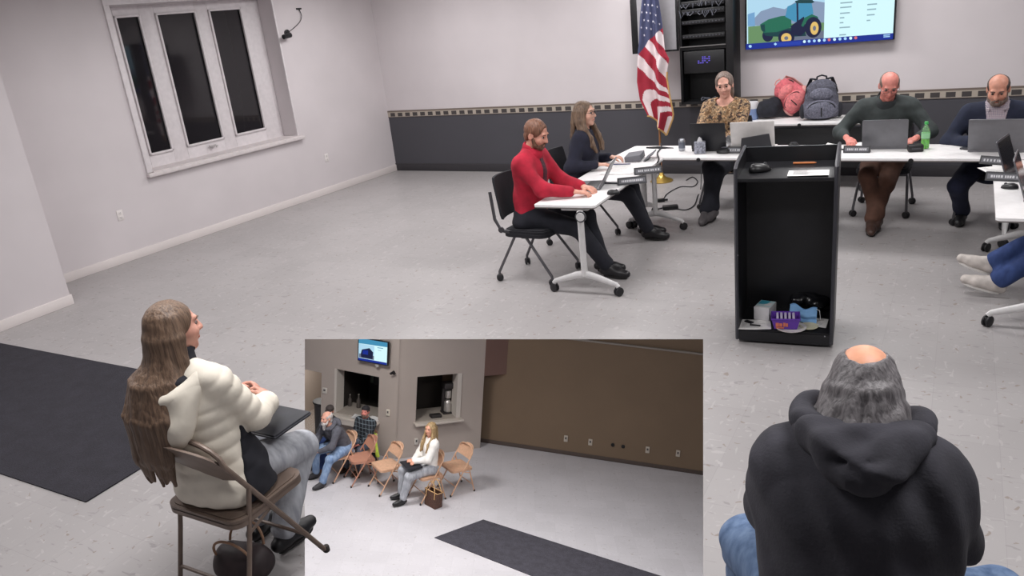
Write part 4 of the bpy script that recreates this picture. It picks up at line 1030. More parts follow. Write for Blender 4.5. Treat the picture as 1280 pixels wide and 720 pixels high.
o = s.build('jacket', C('black_cloth', (26, 27, 36), .9, var=.2), noise=.008, nf=10); place(o, (p[0]-.02, p[1]+.03, BZ)); tag(o, 'black jacket heaped left of the pink backpack', 'jacket')
p = BP(940, 150); o = thing('wipes_tub', 'white-lidded blue tub at the left end of the side table', 'tub', (p[0]-.02, p[1]+.05, BZ), 0)
q = MB(); q.lathe([(0, 0), (.078, 0), (.082, .01), (.082, .13), (0, .13)], n=26); q.build('tub_body', C('tub_blue', (112, 130, 168), .4), o); q = MB(); q.lathe([(.084, .13), (.086, .135), (.086, .19), (.08, .205), (0, .208)], n=26); q.build('lid', C('tub_white', (208, 206, 210), .4), o)
sheet('white papers at the right end of the side table', BP(1052, 147), rad(10), .26, .34, curl=.01, seed=8)
# ------------------------------------------------------------------ lectern
LR_ = rad(5.0); fl_, fr_ = G(919.5, 428.5), G(1041, 436.5); lc = (fl_+fr_)/2; LW = (fr_-fl_).length; LD = .44
LR_ = math.atan2((fr_-fl_).y, (fr_-fl_).x)
lec = thing('lectern', 'tall black open-backed lectern in the middle of the room', 'lectern', (lc.x, lc.y, 0), LR_)
MLB = C('lectern_black', (20, 20, 24), .42, var=.12, vs=8); MLE = C('lectern_edge', (58, 58, 64), .4)
HTp = 1.205; SHZ = .10
for sg, nm in ((-1, 'side_panel'), (1, 'side_panel')):
    x = sg*(LW/2-.011); q = MB(); M_ = Matrix(((0, 0, 1, x-.011), (1, 0, 0, 0), (0, 1, 0, 0), (0, 0, 0, 1)))
    q.prism([(0, .03), (LD, .03), (LD, HTp+.035), (.055, HTp), (0, HTp-.02)], 0, .022, M_); q.build(nm, MLB, lec)
    q = MB(); q.tube([(x, -.001, .03), (x, -.001, HTp-.02), (x, .055, HTp+.001), (x, LD, HTp+.036)], .0113, 4); q.build('edge_band', MLE, lec)
q = MB(); q.box((0, LD-.011, (HTp+.03)/2+.015), (LW-.044, .022, HTp)); q.build('back_panel', MLB, lec)
q = MB(); q.box((0, LD/2-.01, 1.118), (LW-.044, LD-.022, .022), .002, rx(rad(2.5))); q.build('desk_top', MLB, lec)
q = MB(); q.box((0, .02, SHZ-.011), (LW-.044, .0, .0)) if False else q.box((0, LD/2-.005, SHZ-.011), (LW-.044, LD-.035, .022)); q.build('shelf', MLB, lec)
q = MB(); q.box((0, .014, .055), (LW-.044, .02, .07)); q.build('kick_board', MLB, lec)
q = MB()
for x_, z_ in ((-LW/2+.02, .62), (LW/2-.05, .085)): q.lathe([(0, 0), (.005, 0), (.004, .003), (0, .003)], (x_, -.001 if x_ < 0 else .003, z_), 10, rx(PI/2))
q.build('screw', C('screw', (190, 190, 195), .3, .8), lec)
for sx_ in (-1, 1):
    for yy in (.06, LD-.06):
        q = MB(); caster(q, sx_*(LW/2-.09), yy, .018, .5); q.build('caster', M_CAST, lec)
# on the desk
DZ = 1.133
def LP(px, py, z): p = G(px, py, z); return (p.x, p.y, z)
def desk_z(p):
    c, s = math.cos(LR_), math.sin(LR_); ly = -(p[0]-lc.x)*s+(p[1]-lc.y)*c; return 1.1295+(ly-(LD/2-.01))*math.tan(rad(2.5))
p = LP(950, 213, DZ); p = (p[0], p[1], desk_z(p)+.001); mouse('large black mouse on the lectern top', p, LR_+rad(-60), 1.35)
p = LP(1010.5, 215.5, DZ); q = MB(); 
sh = sheet('white sheet of paper on the lectern top', (p[0], p[1], desk_z(p)+.004), LR_+rad(1), .235, .15, seed=4, curl=.001)
p = LP(1006, 205.5, DZ); q = MB(); q.tube([(-.07, 0, 0), (.055, 0, 0), (.07, 0, 0)], [.007, .007, .002], 8); tag(q.build('pencil', C('pencil_orange', (190, 112, 60), .5), loc=(p[0], p[1], desk_z(p)+.008), rotz=LR_), 'orange pencil behind the paper on the lectern top', 'pencil')
# on the lectern shelf
SZ = SHZ+.001
def SP(px, py, z=SZ): p = G(px, py, z); return (p.x, p.y, z)
sheet('printed white papers at the left of the lectern shelf', SP(943, 406), LR_+rad(8), .21, .17, seed=9, curl=.004)
p = SP(934, 404); q = MB(); q.box((0, 0, .008), (.06, .03, .008), .003, rz(-.5)); q.box((.05, -.045, .007), (.07, .016, .007), .003); tag(q.build('clip', C('black_plastic', (24, 24, 27)), loc=(p[0]+.01, p[1]+.01, p[2])), 'black clips on the papers in the lectern', 'clip')
p = SP(955, 399); o = thing('carton', 'white carton with a teal top in the lectern', 'box', (p[0]-.0, p[1]+.035, SZ+.006), LR_+rad(-14))
q = MB(); q.box((0, 0, .045), (.105, .14, .09), .003); q.build('box', C('carton_white', (206, 204, 206), .6), o)
q = MB(); q.raw([(-.05, -.045, .0915), (.05, -.045, .0915), (.05, .065, .0915), (-.05, .065, .0915)], [(0, 1, 2, 3)]); q.mi = 1; q.raw([(-.045, -.01, .0925), (.01, .0, .0925), (.02, .06, .0925), (-.045, .06, .0925)], [(0, 1, 2, 3)]); q.mi = 2; q.raw([(.0, -.03, .0928), (.045, -.03, .0928), (.045, .03, .0928), (.0, .0, .0928)], [(0, 1, 2, 3)]); q.mi = -1
q.build('printed_top', [C('carton_pale', (176, 200, 204), .6), C('carton_teal', (58, 150, 172), .6), C('carton_white', (206, 204, 206))], o)
p = SP(987, 415); o = thing('paper_plate', 'white paper plate under the purple basket', 'plate', (p[0], p[1]+.05, SZ), 0)
q = MB(); q.lathe([(0, .002), (.07, .003), (.095, .014), (.096, .017), (.068, .006), (0, .005)], n=32); q.build('plate', C('plate_white', (216, 212, 208), .6), o)
p = SP(980, 413); o = thing('basket', 'purple plastic basket with white packets in the lectern', 'basket', (p[0], p[1]+.05, SZ+.008), LR_+rad(6))
MPU = C('basket_purple', (96, 54, 160), .4); q = MB(); b0, b1, hh = (.07, .05), (.088, .065), .075
for (ax_, sg) in (((1, 0), 1), ((1, 0), -1), ((0, 1), 1), ((0, 1), -1)):
    pass
V0 = [(-b0[0], -b0[1], .002), (b0[0], -b0[1], .002), (b0[0], b0[1], .002), (-b0[0], b0[1], .002)]; V1 = [(-b1[0], -b1[1], hh), (b1[0], -b1[1], hh), (b1[0], b1[1], hh), (-b1[0], b1[1], hh)]
I0 = [(x*.95, y*.95, z+.003) for x, y, z in V0]; I1 = [(x*.96, y*.95, z) for x, y, z in V1]
q.raw(V0+V1+I0+I1, [(0, 3, 2, 1), (8, 9, 10, 11)]+[(i, (i+1) % 4, 4+(i+1) % 4, 4+i) for i in range(4)]+[(8+(i+1) % 4, 8+i, 12+i, 12+(i+1) % 4) for i in range(4)]+[(4+i, 4+(i+1) % 4, 12+(i+1) % 4, 12+i) for i in range(4)])
q.tube([Vector(v) for v in V1], .006, 8, closed=True); bs_ = q.build('tub', MPU, o)
q = MB()
for i in range(5): q.box((-.05+i*.025, .012, .052), (.015, .075, .05), .003, rx(.15))
q.build('packet', C('packet_lilac', (196, 186, 214), .6), o)
q = MB(); rg = random.Random(2)
for i, (xx, zz_, ww, hh2) in enumerate(((-.052, .035, .02, .03), (-.03, .034, .018, .026), (-.008, .036, .014, .03), (.008, .034, .012, .026), (-.035, .012, .05, .008))):
    yy = -.052-(.013*zz_/.075); q.box((xx, yy-.001, zz_), (ww, .002, hh2), 0, rx(.2))
q.build('label_print', C('label_orange', (214, 120, 90), .5), bs_)
p = SP(1003, 404); o = thing('face_mask', 'light blue face mask behind the purple basket', 'mask', (p[0], p[1]+.02, SZ), LR_)
q = MB(); q.grid(lambda u, v: ((u-.5)*.17, -.02+.05*v+.012*math.sin(v*9), .012+.085*v+.012*math.cos(u*4)+.012*math.sin(u*9)*v), 16, 14, Vector((0, .003, 0))); q.build('cloth', C('mask_blue', (120, 164, 208), .8), o)
q = MB(); q.tube([(.08, 0, .03), (.11, .01, .02), (.1, .02, .08), (.08, .02, .09)], .0018, 5); q.build('ear_loop', C('tissue_white', (226, 226, 228)), o)
p = SP(1010, 411); q = MB(); q.lathe([(0, .002), (.05, .002), (.06, .008), (.058, .011), (0, .006)], n=26); tag(q.build('lid_disc', C('disc_cream', (206, 202, 176), .6), loc=(p[0], p[1]+.03, SZ)), 'cream round lid right of the purple basket', 'lid')
sheet('white paper at the right corner of the lectern shelf', SP(1024, 404), LR_+rad(-4), .10, .15, seed=12)
p = SP(1014, 398); s = SDF(.008, .03)
rg = np.random.default_rng(3)
for i in range(9): s.ell(v3(rg.uniform(-.12, .05), rg.uniform(-.02, .08), rg.uniform(.04, .10)), v3(.05, .045, .035)*rg.uniform(.8, 1.3))
s.plane(v3(0, 0, .004), v3(0, 0, -1)); o = s.build('plastic_bag', C('black_bag', (18, 18, 22), .25, var=.2), noise=.012, nf=22); place(o, (p[0]+.01, p[1]+.13, SZ), LR_); tag(o, 'crumpled black plastic bag at the back of the lectern shelf', 'bag')
# ------------------------------------------------------------------ cords on the floor
cb = C('cord_black', (30, 30, 34)); 
def cord(name, label, pix, r=.006, z=.008, extra=()):
    q = MB(); pts = [Vector((*G(a, b, 0).xy, z)) for a, b in pix]+[Vector(e) for e in extra]; sm = []
    for i in range(len(pts)-1):
        p0, p1, p2, p3 = pts[max(i-1, 0)], pts[i], pts[i+1], pts[min(i+2, len(pts)-1)]
        for j in range(6):
            t_ = j/6; sm.append(.5*((2*p1)+(p2-p0)*t_+(2*p0-5*p1+4*p2-p3)*t_*t_+(3*p1-p0-3*p2+p3)*t_**3))
    sm.append(pts[-1]); q.tube(sm, r, 6); return tag(q.build(name, cb), label, 'cord', None)
h0 = G(874, 232)
cord('floor_cable', 'black cord looping on the floor below the woman in the floral top', [(828, 253), (833, 244), (842, 238), (852, 234), (866, 234), (872, 228), (866, 222), (858, 226)])
cord('floor_cable', 'black cord trailing right from the black adapter on the floor', [(846, 262), (858, 263), (868, 257), (872, 246), (876, 236)], extra=((h0.x, h0.y+.12, .35), (h0.x, h0.y+.12, .68)))
p = G(838, 261.5); o = thing('power_adapter', 'black power adapter brick on the floor beside the table foot', 'adapter', (p.x, p.y, 0), .4)
q = MB(); q.box((0, 0, .022), (.17, .08, .044), .01); q.build('brick', C('black_plastic', (24, 24, 27)), o); q = MB(); q.tube([(-.085, 0, .02), (-.13, 0, .014), (-.2, -.01, .01)], [.010, .008, .006], 8); q.build('plug_lead', cb, o)
p = G(826, 252.5); q = MB(); q.box((0, 0, .02), (.09, .05, .04), .01); q.cyl((.045, 0, .02), (.08, 0, .02), .012, n=10); tag(q.build('power_plug', C('black_plastic', (24, 24, 27)), loc=(p.x, p.y, 0), rotz=.5), 'small black plug at the end of the floor cord', 'plug')
# rug
q = MB(); q.prism(rrect(3.5, 1.31, .01, 2, -5.715, 2.59), .0, .008); tag(q.build('entrance_mat', carpet_mat('mat_charcoal', (38, 36, 44))), 'long charcoal carpet runner on the vinyl floor behind the woman in the white jacket', 'rug')
# ------------------------------------------------------------------ cloth materials
def cloth(name, rgb, var=.1, vs=14, bump=.25, bs=90, rough=.9): return C(name, rgb, rough, var=var, vs=vs, bump=bump, bs=bs)
def plaid(name, base, a, b, s=28.0):
    if name in _MC: return _MC[name]
    t = NT(name); v = t.coord('Object'); sx = t.add('ShaderNodeSeparateXYZ'); t.link(v, sx.inputs[0])
    def st(o, w, ph=0): return t.math('LESS_THAN', t.math('FRACT', t.math('ADD', t.math('MULTIPLY', o, s), ph)), w)
    h = t.math('ADD', sx.outputs[0], sx.outputs[1]); f1 = st(h, .5); f2 = st(sx.outputs[2], .5); f3 = st(h, .1, .3); f4 = st(sx.outputs[2], .1, .3)
    c = t.mix(t.math('MULTIPLY', f1, .5), lin(base), lin(a)); c = t.mix(t.math('MULTIPLY', f2, .5), c, lin(a)); c = t.mix(t.math('MAXIMUM', f3, f4), c, lin(b))
    t.link(c, t.p.inputs['Base Color']); t.p.inputs['Roughness'].default_value = .9; _MC[name] = t.m; return t.m
t = NT('floral_print'); v = t.coord('Object'); vo = t.add('ShaderNodeTexVoronoi', i_Scale=34.0); n = t.add('ShaderNodeTexNoise', i_Scale=26.0, i_Detail=3.0)
n3 = t.add('ShaderNodeTexNoise', i_Scale=20.0, i_Detail=2.0); t.link(v, n3.inputs['Vector']); vv = t.mix(.08, v, n3.outputs['Color'], 'ADD'); t.link(vv, vo.inputs['Vector']); t.link(v, n.inputs['Vector'])
a = t.ramp(vo.outputs['Distance'], [(.0, (176, 96, 66)), (.22, (222, 180, 134)), (.40, (96, 66, 50)), (.58, (48, 36, 34))]); b = t.ramp(n.outputs['Fac'], [(.42, (60, 44, 40)), (.5, (216, 184, 142)), (.62, (150, 112, 70))])
t.link(t.mix(.45, a, b), t.p.inputs['Base Color']); t.p.inputs['Roughness'].default_value = .8; M_FLORAL = t.m
# denim with faint streaks
def denim(name, a, b):
    if name in _MC: return _MC[name]
    t = NT(name); v = t.coord('Object', (30, 30, 9)); n = t.add('ShaderNodeTexNoise', i_Scale=1.0, i_Detail=5.0); t.link(v, n.inputs['Vector'])
    t.link(t.ramp(n.outputs['Fac'], [(.3, a), (.7, b)]), t.p.inputs['Base Color']); t.p.inputs['Roughness'].default_value = .9
    v2 = t.coord('Object'); n2 = t.add('ShaderNodeTexNoise', i_Scale=400.0); t.link(v2, n2.inputs['Vector']); t.bump(n2.outputs['Fac'], .3, .002); _MC[name] = t.m; return t.m
D_BLUE = denim('denim_blue', (70, 92, 126), (112, 134, 166)); D_DARK = denim('denim_navy', (40, 58, 104), (56, 76, 128)); D_GREY = denim('denim_grey', (146, 148, 156), (190, 192, 198)); D_LIGHT = denim('denim_light', (104, 130, 168), (150, 172, 202))
CW = cloth('navy_slacks', (30, 32, 46)); CB = cloth('black_slacks', (28, 29, 38)); CBR = cloth('brown_slacks', (84, 56, 44))
SH = C('black_leather', (26, 25, 28), .4, var=.1); SHB = C('brown_leather', (66, 46, 38), .5, var=.1); SHG = C('grey_leather', (84, 80, 82), .6)
HB_BROWN = hair_mat('brown', (112, 76, 54), (70, 46, 34)); HB_ASH = hair_mat('ash', (128, 104, 84), (78, 60, 48)); HB_GREYBR = hair_mat('greybrown', (136, 118, 108), (88, 72, 64)); HB_GREY = hair_mat('grey', (146, 140, 138), (96, 90, 90)); HB_DARK = hair_mat('dark', (96, 80, 72), (58, 46, 42)); HB_BLOND = hair_mat('blond', (188, 160, 116), (132, 104, 70)); HB_WHITE = hair_mat('white', (214, 208, 204), (168, 160, 158))
HB_RUST = hair_mat('rust', (132, 88, 66), (84, 54, 40)); HB_GREY2 = hair_mat('silver', (122, 118, 120), (70, 66, 68)); HB_DBLOND = hair_mat('darkblond', (122, 98, 80), (78, 60, 48), (110, 110, 6)); HB_TAN = hair_mat('tan', (168, 132, 92), (112, 84, 60))
BLKF = C('glasses_frame', (40, 34, 34), .4)
CH = 'chairs around the meeting tables'
# ---- man in red
office_chair('black nesting chair under the man in the red shirt', (-3.17, 5.86, 0), rad(-94), CH)
c3 = (-3.19, 5.87, 0); a3 = rad(-90)
o, I = person('man in a red shirt and dark tie looking down at his laptop', c3, a3, seat=.47, lean=.02, hunch=.08, head=(rad(0), rad(-20), 0), scale=1.01, girth=1.06, skin=(206, 148, 128),
    hands=[v3(.10, .46, .79), v3(-.10, .46, .79)], feet=[v3(-.05, .66, .10), v3(-.17, .56, .10)], knees=[v3(.0, .6, 1), v3(-.15, .6, 1)], palms=[v3(0, 0, -1), v3(0, 0, -1)], curl=(.5, .6), elbows=[v3(.5, -.5, -1), v3(-.5, -.5, -1)],
    top=cloth('red_shirt', (168, 26, 50), bump=.15), pants=CB, shoe=SH, seed=11, sw=1.02)
hair_short(I, HB_RUST, bald=.0, vol=.003); beard(I, HB_BROWN); eyebrows(I, HB_BROWN)
s = SDF(.006, .01); hd = I['hd']; N = I['N']; f_ = I['fwd']; t_ = I['t']
cf = lambda z_, fo: N-t_*z_+f_*fo
panel(I, 'necktie', C('tie_dark', (72, 34, 46), .6, var=.3, vs=80), [(N, -f_), (N+v3(.022, 0, 0), v3(1, 0, .06)), (N-v3(.022, 0, 0), v3(-1, 0, .06)), (N-t_*.36, -t_), (N+t_*.03, t_)], infl=.008)
s = SDF(.007, .012); s.cone(N+t_*.045+f_*.01, N+t_*.0+f_*.03, .078, .086); s.cone(N+t_*.10+f_*.02, N-t_*.05+f_*.03, .062, .07, sub=True); s.build('collar', cloth('red_shirt', (168, 26, 50)), o)
# ---- woman with glasses
office_chair('black nesting chair under the woman with long hair and glasses', (-3.20, 6.93, 0), rad(-92), CH)
o, I = person('woman with long wavy hair and glasses in a dark navy cardigan at the left table', (-3.16, 6.95, 0), rad(-80), seat=.47, lean=.06, head=(rad(-14), rad(2), 0), female=True, scale=.99, girth=1.1, skin=(206, 158, 138),
    hands=[v3(.20, .19, .80), v3(-.15, .25, .80)], elbows=[v3(.6, -1, -.4), v3(-.6, -1, -.4)], hdirs=[v3(-.2, .95, -.05), v3(.1, .95, -.05)], feet=[v3(.03, .62, .10), v3(-.12, .56, .10)], knees=[v3(.05, .3, 1), v3(-.12, .3, 1)], top=cloth('navy_cardigan', (26, 27, 44), bump=.3), pants=CB, shoe=SH, top_name='cardigan', seed=12, curl=(.6, .7))
hd = I['hd']; k = I['k']; hk = lambda pts: [hd(*p_) for p_ in pts]
P4 = []
for sg in (1, -1):
    for dx_, df in ((.066, -.05), (.078, -.015), (.072, .02)):
        P4.append((hk([(sg*dx_, df, .03), (sg*(dx_+.012), df-.005, -.06), (sg*(dx_+.022), df+.02, -.14), (sg*(dx_+.012), df+.065, -.22), (sg*(dx_+.02), df+.09, -.30), (sg*(dx_+.0), df+.10, -.36)]), .026, .016))
for dx_ in (-.05, -.02, .02, .05): P4.append((hk([(dx_, -.085, .02), (dx_*1.1, -.105, -.08), (dx_*1.3, -.125, -.2), (dx_*1.3, -.13, -.27)]), .032, .02))
hair_long(I, HB_ASH, P4); glasses(I, BLKF); eyebrows(I, HB_ASH)
# ---- woman in the floral top
p5 = (-2.12, 8.40, 0)
office_chair('black nesting chair under the woman in the floral top', (p5[0]+.0, p5[1]+.04, 0), PI+WR, CH)
o, I = person('woman in a brown floral top with pulled-back hair seated behind a black laptop', p5, PI+WR, seat=.47, lean=.03, head=(rad(10), rad(-10), rad(3)), female=True, scale=1.05, girth=1.16, skin=(218, 164, 146), neck=.085,
    hands=[v3(.10, .46, .78), v3(-.10, .46, .78)], feet=[v3(-.03, .60, .11), v3(.03, .68, .10)], knees=[v3(.10, .3, 1), v3(-.10, .3, 1)], top=M_FLORAL, pants=CB, shoe=SHG, top_name='floral_top', seed=13, sleeve=.62, sw=1.05, elbows=[v3(1, -.3, -.7), v3(-1, -.3, -.7)])
hd = I['hd']; hk = lambda pts: [hd(*p_) for p_ in pts]
hair_long(I, HB_GREYBR, [(hk([(-.055, -.06, .0), (-.06, -.055, -.10), (-.055, -.05, -.17)]), .026, .016), (hk([(.04, -.08, .0), (.04, -.08, -.10)]), .026, .016)], high=.008, vol=.002); eyebrows(I, HB_GREYBR)
# ---- man in dark green
p6 = (-.57, 8.30, 0)
office_chair('black nesting chair under the man in the dark green sweater', (p6[0], p6[1]+.03, 0), PI+WR, CH)
o, I = person('bald man with glasses in a dark green sweater and brown trousers behind a grey laptop', p6, PI+WR+rad(2), seat=.47, lean=.12, hunch=.16, head=(rad(10), rad(-26), rad(-3)), scale=1.02, girth=1.22, belly=.5, sw=1.12, skin=(214, 134, 122),
    hands=[v3(.30, .40, .80), v3(-.27, .42, .79)], feet=[v3(-.02, .66, .11), v3(.03, .74, .10)], knees=[v3(.42, .3, .8), v3(-.42, .3, .8)], top=cloth('green_sweater', (56, 62, 62), bump=.2), pants=CBR, shoe=SHB, top_name='sweater', seed=14, elbows=[v3(1, -.5, -.8), v3(-1, -.5, -.8)], sleeve=.72)
hair_short(I, HB_GREYBR, bald=1.0, rough=.001); glasses(I, C('glasses_thin', (110, 84, 80), .4)); eyebrows(I, HB_GREYBR)
N = I['N']; t_ = I['t']; f_ = I['fwd']; s = SDF(.007, .012); s.cone(N+t_*.03+f_*.0, N-t_*.01+f_*.02, .088, .10); s.cone(N+t_*.10+f_*.02, N-t_*.06+f_*.03, .072, .078, sub=True); s.build('collar', cloth('green_collar', (48, 52, 54)), o)
q = MB(); pp = N-t_*.13+f_*.155+v3(-.115, 0, 0); q.box(tuple(pp), (.035, .006, .016), .002, rx(rad(-20)) @ ry(.5)); q.build('pin', C('pin_silver', (206, 206, 206), .4), o)
# ---- man in navy
p7 = (.31, 8.06, 0)
office_chair('black nesting chair under the bearded man in the navy jacket', (p7[0], p7[1]+.03, 0), PI+rad(-6), CH)
o, I = person('bearded balding man in a navy jacket over a pale plaid shirt, behind a grey laptop', p7, PI+rad(-2), seat=.45, lean=.18, hunch=.20, head=(rad(-4), rad(-22), 0), scale=1.01, girth=1.22, belly=.5, sw=1.12, skin=(206, 146, 124),
    hands=[v3(.16, .36, .79), v3(-.16, .36, .79)], feet=[v3(.19, .12, .10), v3(-.13, .20, .10)], knees=[v3(.12, .8, 1), v3(-.10, .8, 1)], top=cloth('navy_jacket', (30, 36, 56), bump=.2), pants=D_DARK if False else cloth('navy_trousers', (32, 36, 58)), shoe=SH, top_name='jacket', seed=15, elbows=[v3(1, -.5, -.8), v3(-1, -.5, -.8)])
hair_short(I, HB_DARK, bald=.75, rough=.0015); beard(I, HB_GREYBR); eyebrows(I, HB_DARK)
N = I['N']; t_ = I['t']; f_ = I['fwd']; s = SDF(.007, .02)
panel(I, 'plaid_shirt', plaid('pale_plaid', (196, 186, 188), (150, 136, 150), (112, 104, 130), 34), [(N, -f_), (N+v3(.085, 0, 0), v3(1, 0, -.16)), (N-v3(.085, 0, 0), v3(-1, 0, -.16)), (N-t_*.40, -t_)])
s = SDF(.007, .012); s.cone(N+t_*.045+f_*.0, N+t_*.0+f_*.02, .084, .10); s.cone(N+t_*.10+f_*.03, N-t_*.06+f_*.05, .07, .078, sub=True); s.build('collar', plaid('pale_plaid', 0, 0, 0), o)
q = MB(); pp = N-t_*.20+f_*.185+v3(-.13, 0, 0); q.raw([tuple(pp+v3(*d_)) for d_ in ((.04, -.022, -.02), (-.03, -.022, -.02), (-.035, -.012, .022), (.005, -.010, .026))]+[tuple(pp+v3(*d_)) for d_ in ((.04, -.06, -.02), (-.03, -.06, -.02), (-.035, -.06, .022), (.005, -.06, .026))], [(0, 1, 2, 3), (4, 7, 6, 5), (0, 4, 5, 1), (1, 5, 6, 2), (2, 6, 7, 3), (3, 7, 4, 0)]); q.build('chest_emblem', C('emblem_white', (206, 206, 214), .7), o)
# ---- people beyond the right table
c8 = (1.10, 6.25, 0)
office_chair('black nesting chair on the far side of the right table, under the person in jeans', (c8[0]+.03, c8[1], 0), rad(88), CH)
o, I = person('person in blue jeans and white sneakers stretching crossed legs under the right table', c8, rad(90), seat=.47, lean=-.12, head=(0, 0, 0), scale=1.03, girth=1.1,
    hands=[v3(.16, .26, .62), v3(-.16, .26, .62)], feet=[v3(-.13, .86, .21), v3(-.19, .79, .11)], knees=[v3(.05, .2, 1), v3(-.2, .2, 1)], feetdir=[v3(.05, .9, .34), v3(-.02, .95, .28)],
    top=cloth('grey_hoodie', (90, 90, 98)), pants=D_DARK, shoe=C('sneaker_white', (196, 188, 182), .6, var=.08), seed=16)
hair_short(I, HB_BROWN)
for ch in [c for c in o.children if c.name.startswith('shoe')]:
    for d in ch.children: d.data.materials[0] = C('sneaker_sole', (206, 202, 198), .6)
for i in range(2):
    A_ = I['A'][i]; fd = nrm((v3(.05, .9, .34), v3(-.02, .95, .28))[i]); up_ = nrm(v3(0, 0, 1)-fd*fd[2]); sd = np.cross(fd, up_); q = MB()
    for j in range(4):
        c_ = A_+fd*(.055+.025*j)+up_*(-.002-.008*j); q.tube([tuple(c_-sd*.028-up_*.012), tuple(c_+up_*.004), tuple(c_+sd*.028-up_*.012)], .004, 6)
    q.build('laces', C('lace_white', (222, 220, 218), .8), o)
c9 = (1.10, 6.85, 0)
office_chair('black nesting chair at the far end of the right table beyond the photo edge', (c9[0]+.03, c9[1], 0), rad(88), CH)
o, I = person('person in red and white plaid at the far end of the right table', c9, rad(92), seat=.47, lean=.10, scale=1.0, girth=1.1, hands=[v3(.06, .42, .82), v3(-.10, .42, .82)], feet=[v3(.12, .35, .1), v3(-.12, .35, .1)], top=plaid('red_plaid', (206, 200, 200), (180, 40, 50), (190, 30, 44), 16), pants=CB, shoe=SH, seed=17)
hair_short(I, HB_BROWN)
# ---- woman in the white jacket, foreground left
c1 = (-2.615, 1.845, 0); a1_ = rad(0)
folding_chair('brown metal folding chair under the woman in the white jacket', c1, a1_, M_TAN, None)
M_PUFF = C('cream_puffer', (222, 214, 200), .7, var=.05, vs=10, bump=.15, bs=40)
o, I = person('woman in white puffer jacket with very long brown hair, foreground left, seen from behind', (c1[0]-.02, c1[1]+.01, 0), a1_+rad(6), seat=.455, lean=-.15, hunch=.10, side=-.10, tsm=0, blend=.022, head=(rad(-24), rad(-2), 0), female=True, scale=.95, girth=1.1, hem=.10, skin=(206, 150, 132), res=.0055, cres=.008, puff=.010, fold=.004,
    hands=[v3(.055, .30, .725), v3(-.17, .33, .735)], palms=[v3(-.2, -.6, -.7), v3(.2, -.6, -.7)], hdirs=[v3(-.8, .45, .30), v3(.8, .35, .30)], curl=(.75, .7), feet=[v3(.07, .18, .10), v3(-.12, .22, .10)], knees=[v3(.03, .6, 1), v3(-.16, .6, 1)],
    top=M_PUFF, pants=D_GREY, shoe=SH, top_name='puffer_jacket', seed=21, elbows=[v3(.7, -.2, -1), v3(-.9, -.3, -.9)], thigh=1.05, sleeve=.84)
hd = I['hd']; hk = lambda pts: [hd(*p_) for p_ in pts]; N = I['N']; t_ = I['t']; f_ = I['fwd']
P1h = []
rg = np.random.default_rng(11)
for i in range(30):
    a = -1.7+3.4*i/29; sx_, sy_ = math.sin(a), -math.cos(a); j = rg.uniform(-.012, .012, 6)
    P1h.append((hk([(sx_*.062, -.015+sy_*.066, .06), (sx_*.084, -.02+sy_*.088, -.02), (sx_*.090+j[0], -.03+sy_*.095, -.12)])+[N+v3(sx_*.12+j[1]-.04, 0, 0)+f_*(-.05+sy_*.105)+t_*(-.02), N+v3(sx_*.12+j[2]-.06, 0, 0)+f_*(-.15+sy_*.055)+t_*(-.15+j[3]), N+v3(sx_*.10+j[4]-.08, 0, 0)+f_*(-.19+sy_*.03)+t_*(-.30+j[5]*3), N+v3(sx_*.075+j[0]-.085, 0, 0)+f_*(-.19+sy_*.03)+t_*(-.38+j[2]*6)], .021, .008))
hair_long(I, HB_DBLOND, P1h, res=.0065, nz=.0013)
eyebrows(I, HB_DBLOND)
# black side panel of the jacket
s = SDF(.009, .02); P_, W_, C_ = I['P'], I['W'], I['Cc']
panel(I, 'side_panel', C('black_fleece', (26, 26, 34), .9), [(P_+v3(.085, 0, 0), v3(-1, 0, 0)), (P_+v3(0, -.07, 0), v3(0, -1, .3)), (P_+v3(0, .13, 0), v3(0, 1, 0)), (P_+v3(0, 0, .27), v3(0, 0, 1)), (P_+v3(0, 0, -.09), v3(0, 0, -1))], 'black fleece side panel of the jacket', infl=.005, torso=True)
# hood lying on the back and its black collar
s = SDF(.009, .03)
hp_ = lambda a: N+v3(.145*math.sin(a), 0, 0)+f_*(-.0-.14*math.cos(a))+t_*(.0-.08*math.cos(a))
for i in range(14):
    s.cone(hp_(-1.55+3.1*i/14), hp_(-1.55+3.1*(i+1)/14), .025, .025)
s.build('hood_rim', M_PUFF, o, noise=.003, nf=20)
s = SDF(.008, .04)
for i in range(11):
    a = -1.3+2.6*i/10; s.cone(hp_(a), N+v3(.10*math.sin(a), 0, 0)+f_*(-.13-.03*math.cos(a))-t_*(.13+.12*math.cos(a)), .026, .03)
s.build('hood', M_PUFF, o, noise=.004, nf=20)
s = SDF(.008, .03); s.ell(N+f_*(-.035)+t_*(-.02), v3(.125, .105, .035)); s.build('hood_lining', C('black_fleece', (26, 26, 34)), o, 'black lining inside the white hood')
s = SDF(.008, .02); s.cone(N+t_*.02+f_*.0, N+t_*.055+f_*.015, .092, .082); s.cone(N+t_*.10+f_*.02, N-t_*.02+f_*.02, .066, .07, sub=True); s.build('collar', C('black_fleece', (26, 26, 34)), o, 'black fleece inner collar')
# black folder on her lap
K0, K1 = Vector(I['K'][0]), Vector(I['K'][1]); A1 = a1_
lp = local2(c1, A1, (.015, .30, 0)); zt = .615
o = thing('zip_folder', 'black zip folder on the lap of the woman in the white jacket in the foreground', 'folder', (lp[0], lp[1], zt), A1)
q = MB(); q.box((0, 0, .012), (.25, .23, .024), .008); q.build('folder_body', C('folder_black', (32, 33, 40), .5, var=.1), o); q = MB(); q.tube([(-.123, -.113, .012), (.123, -.113, .012), (.124, .113, .012)], .004, 6); q.build('zipper', C('zip_grey', (84, 84, 92), .4, .4), o)
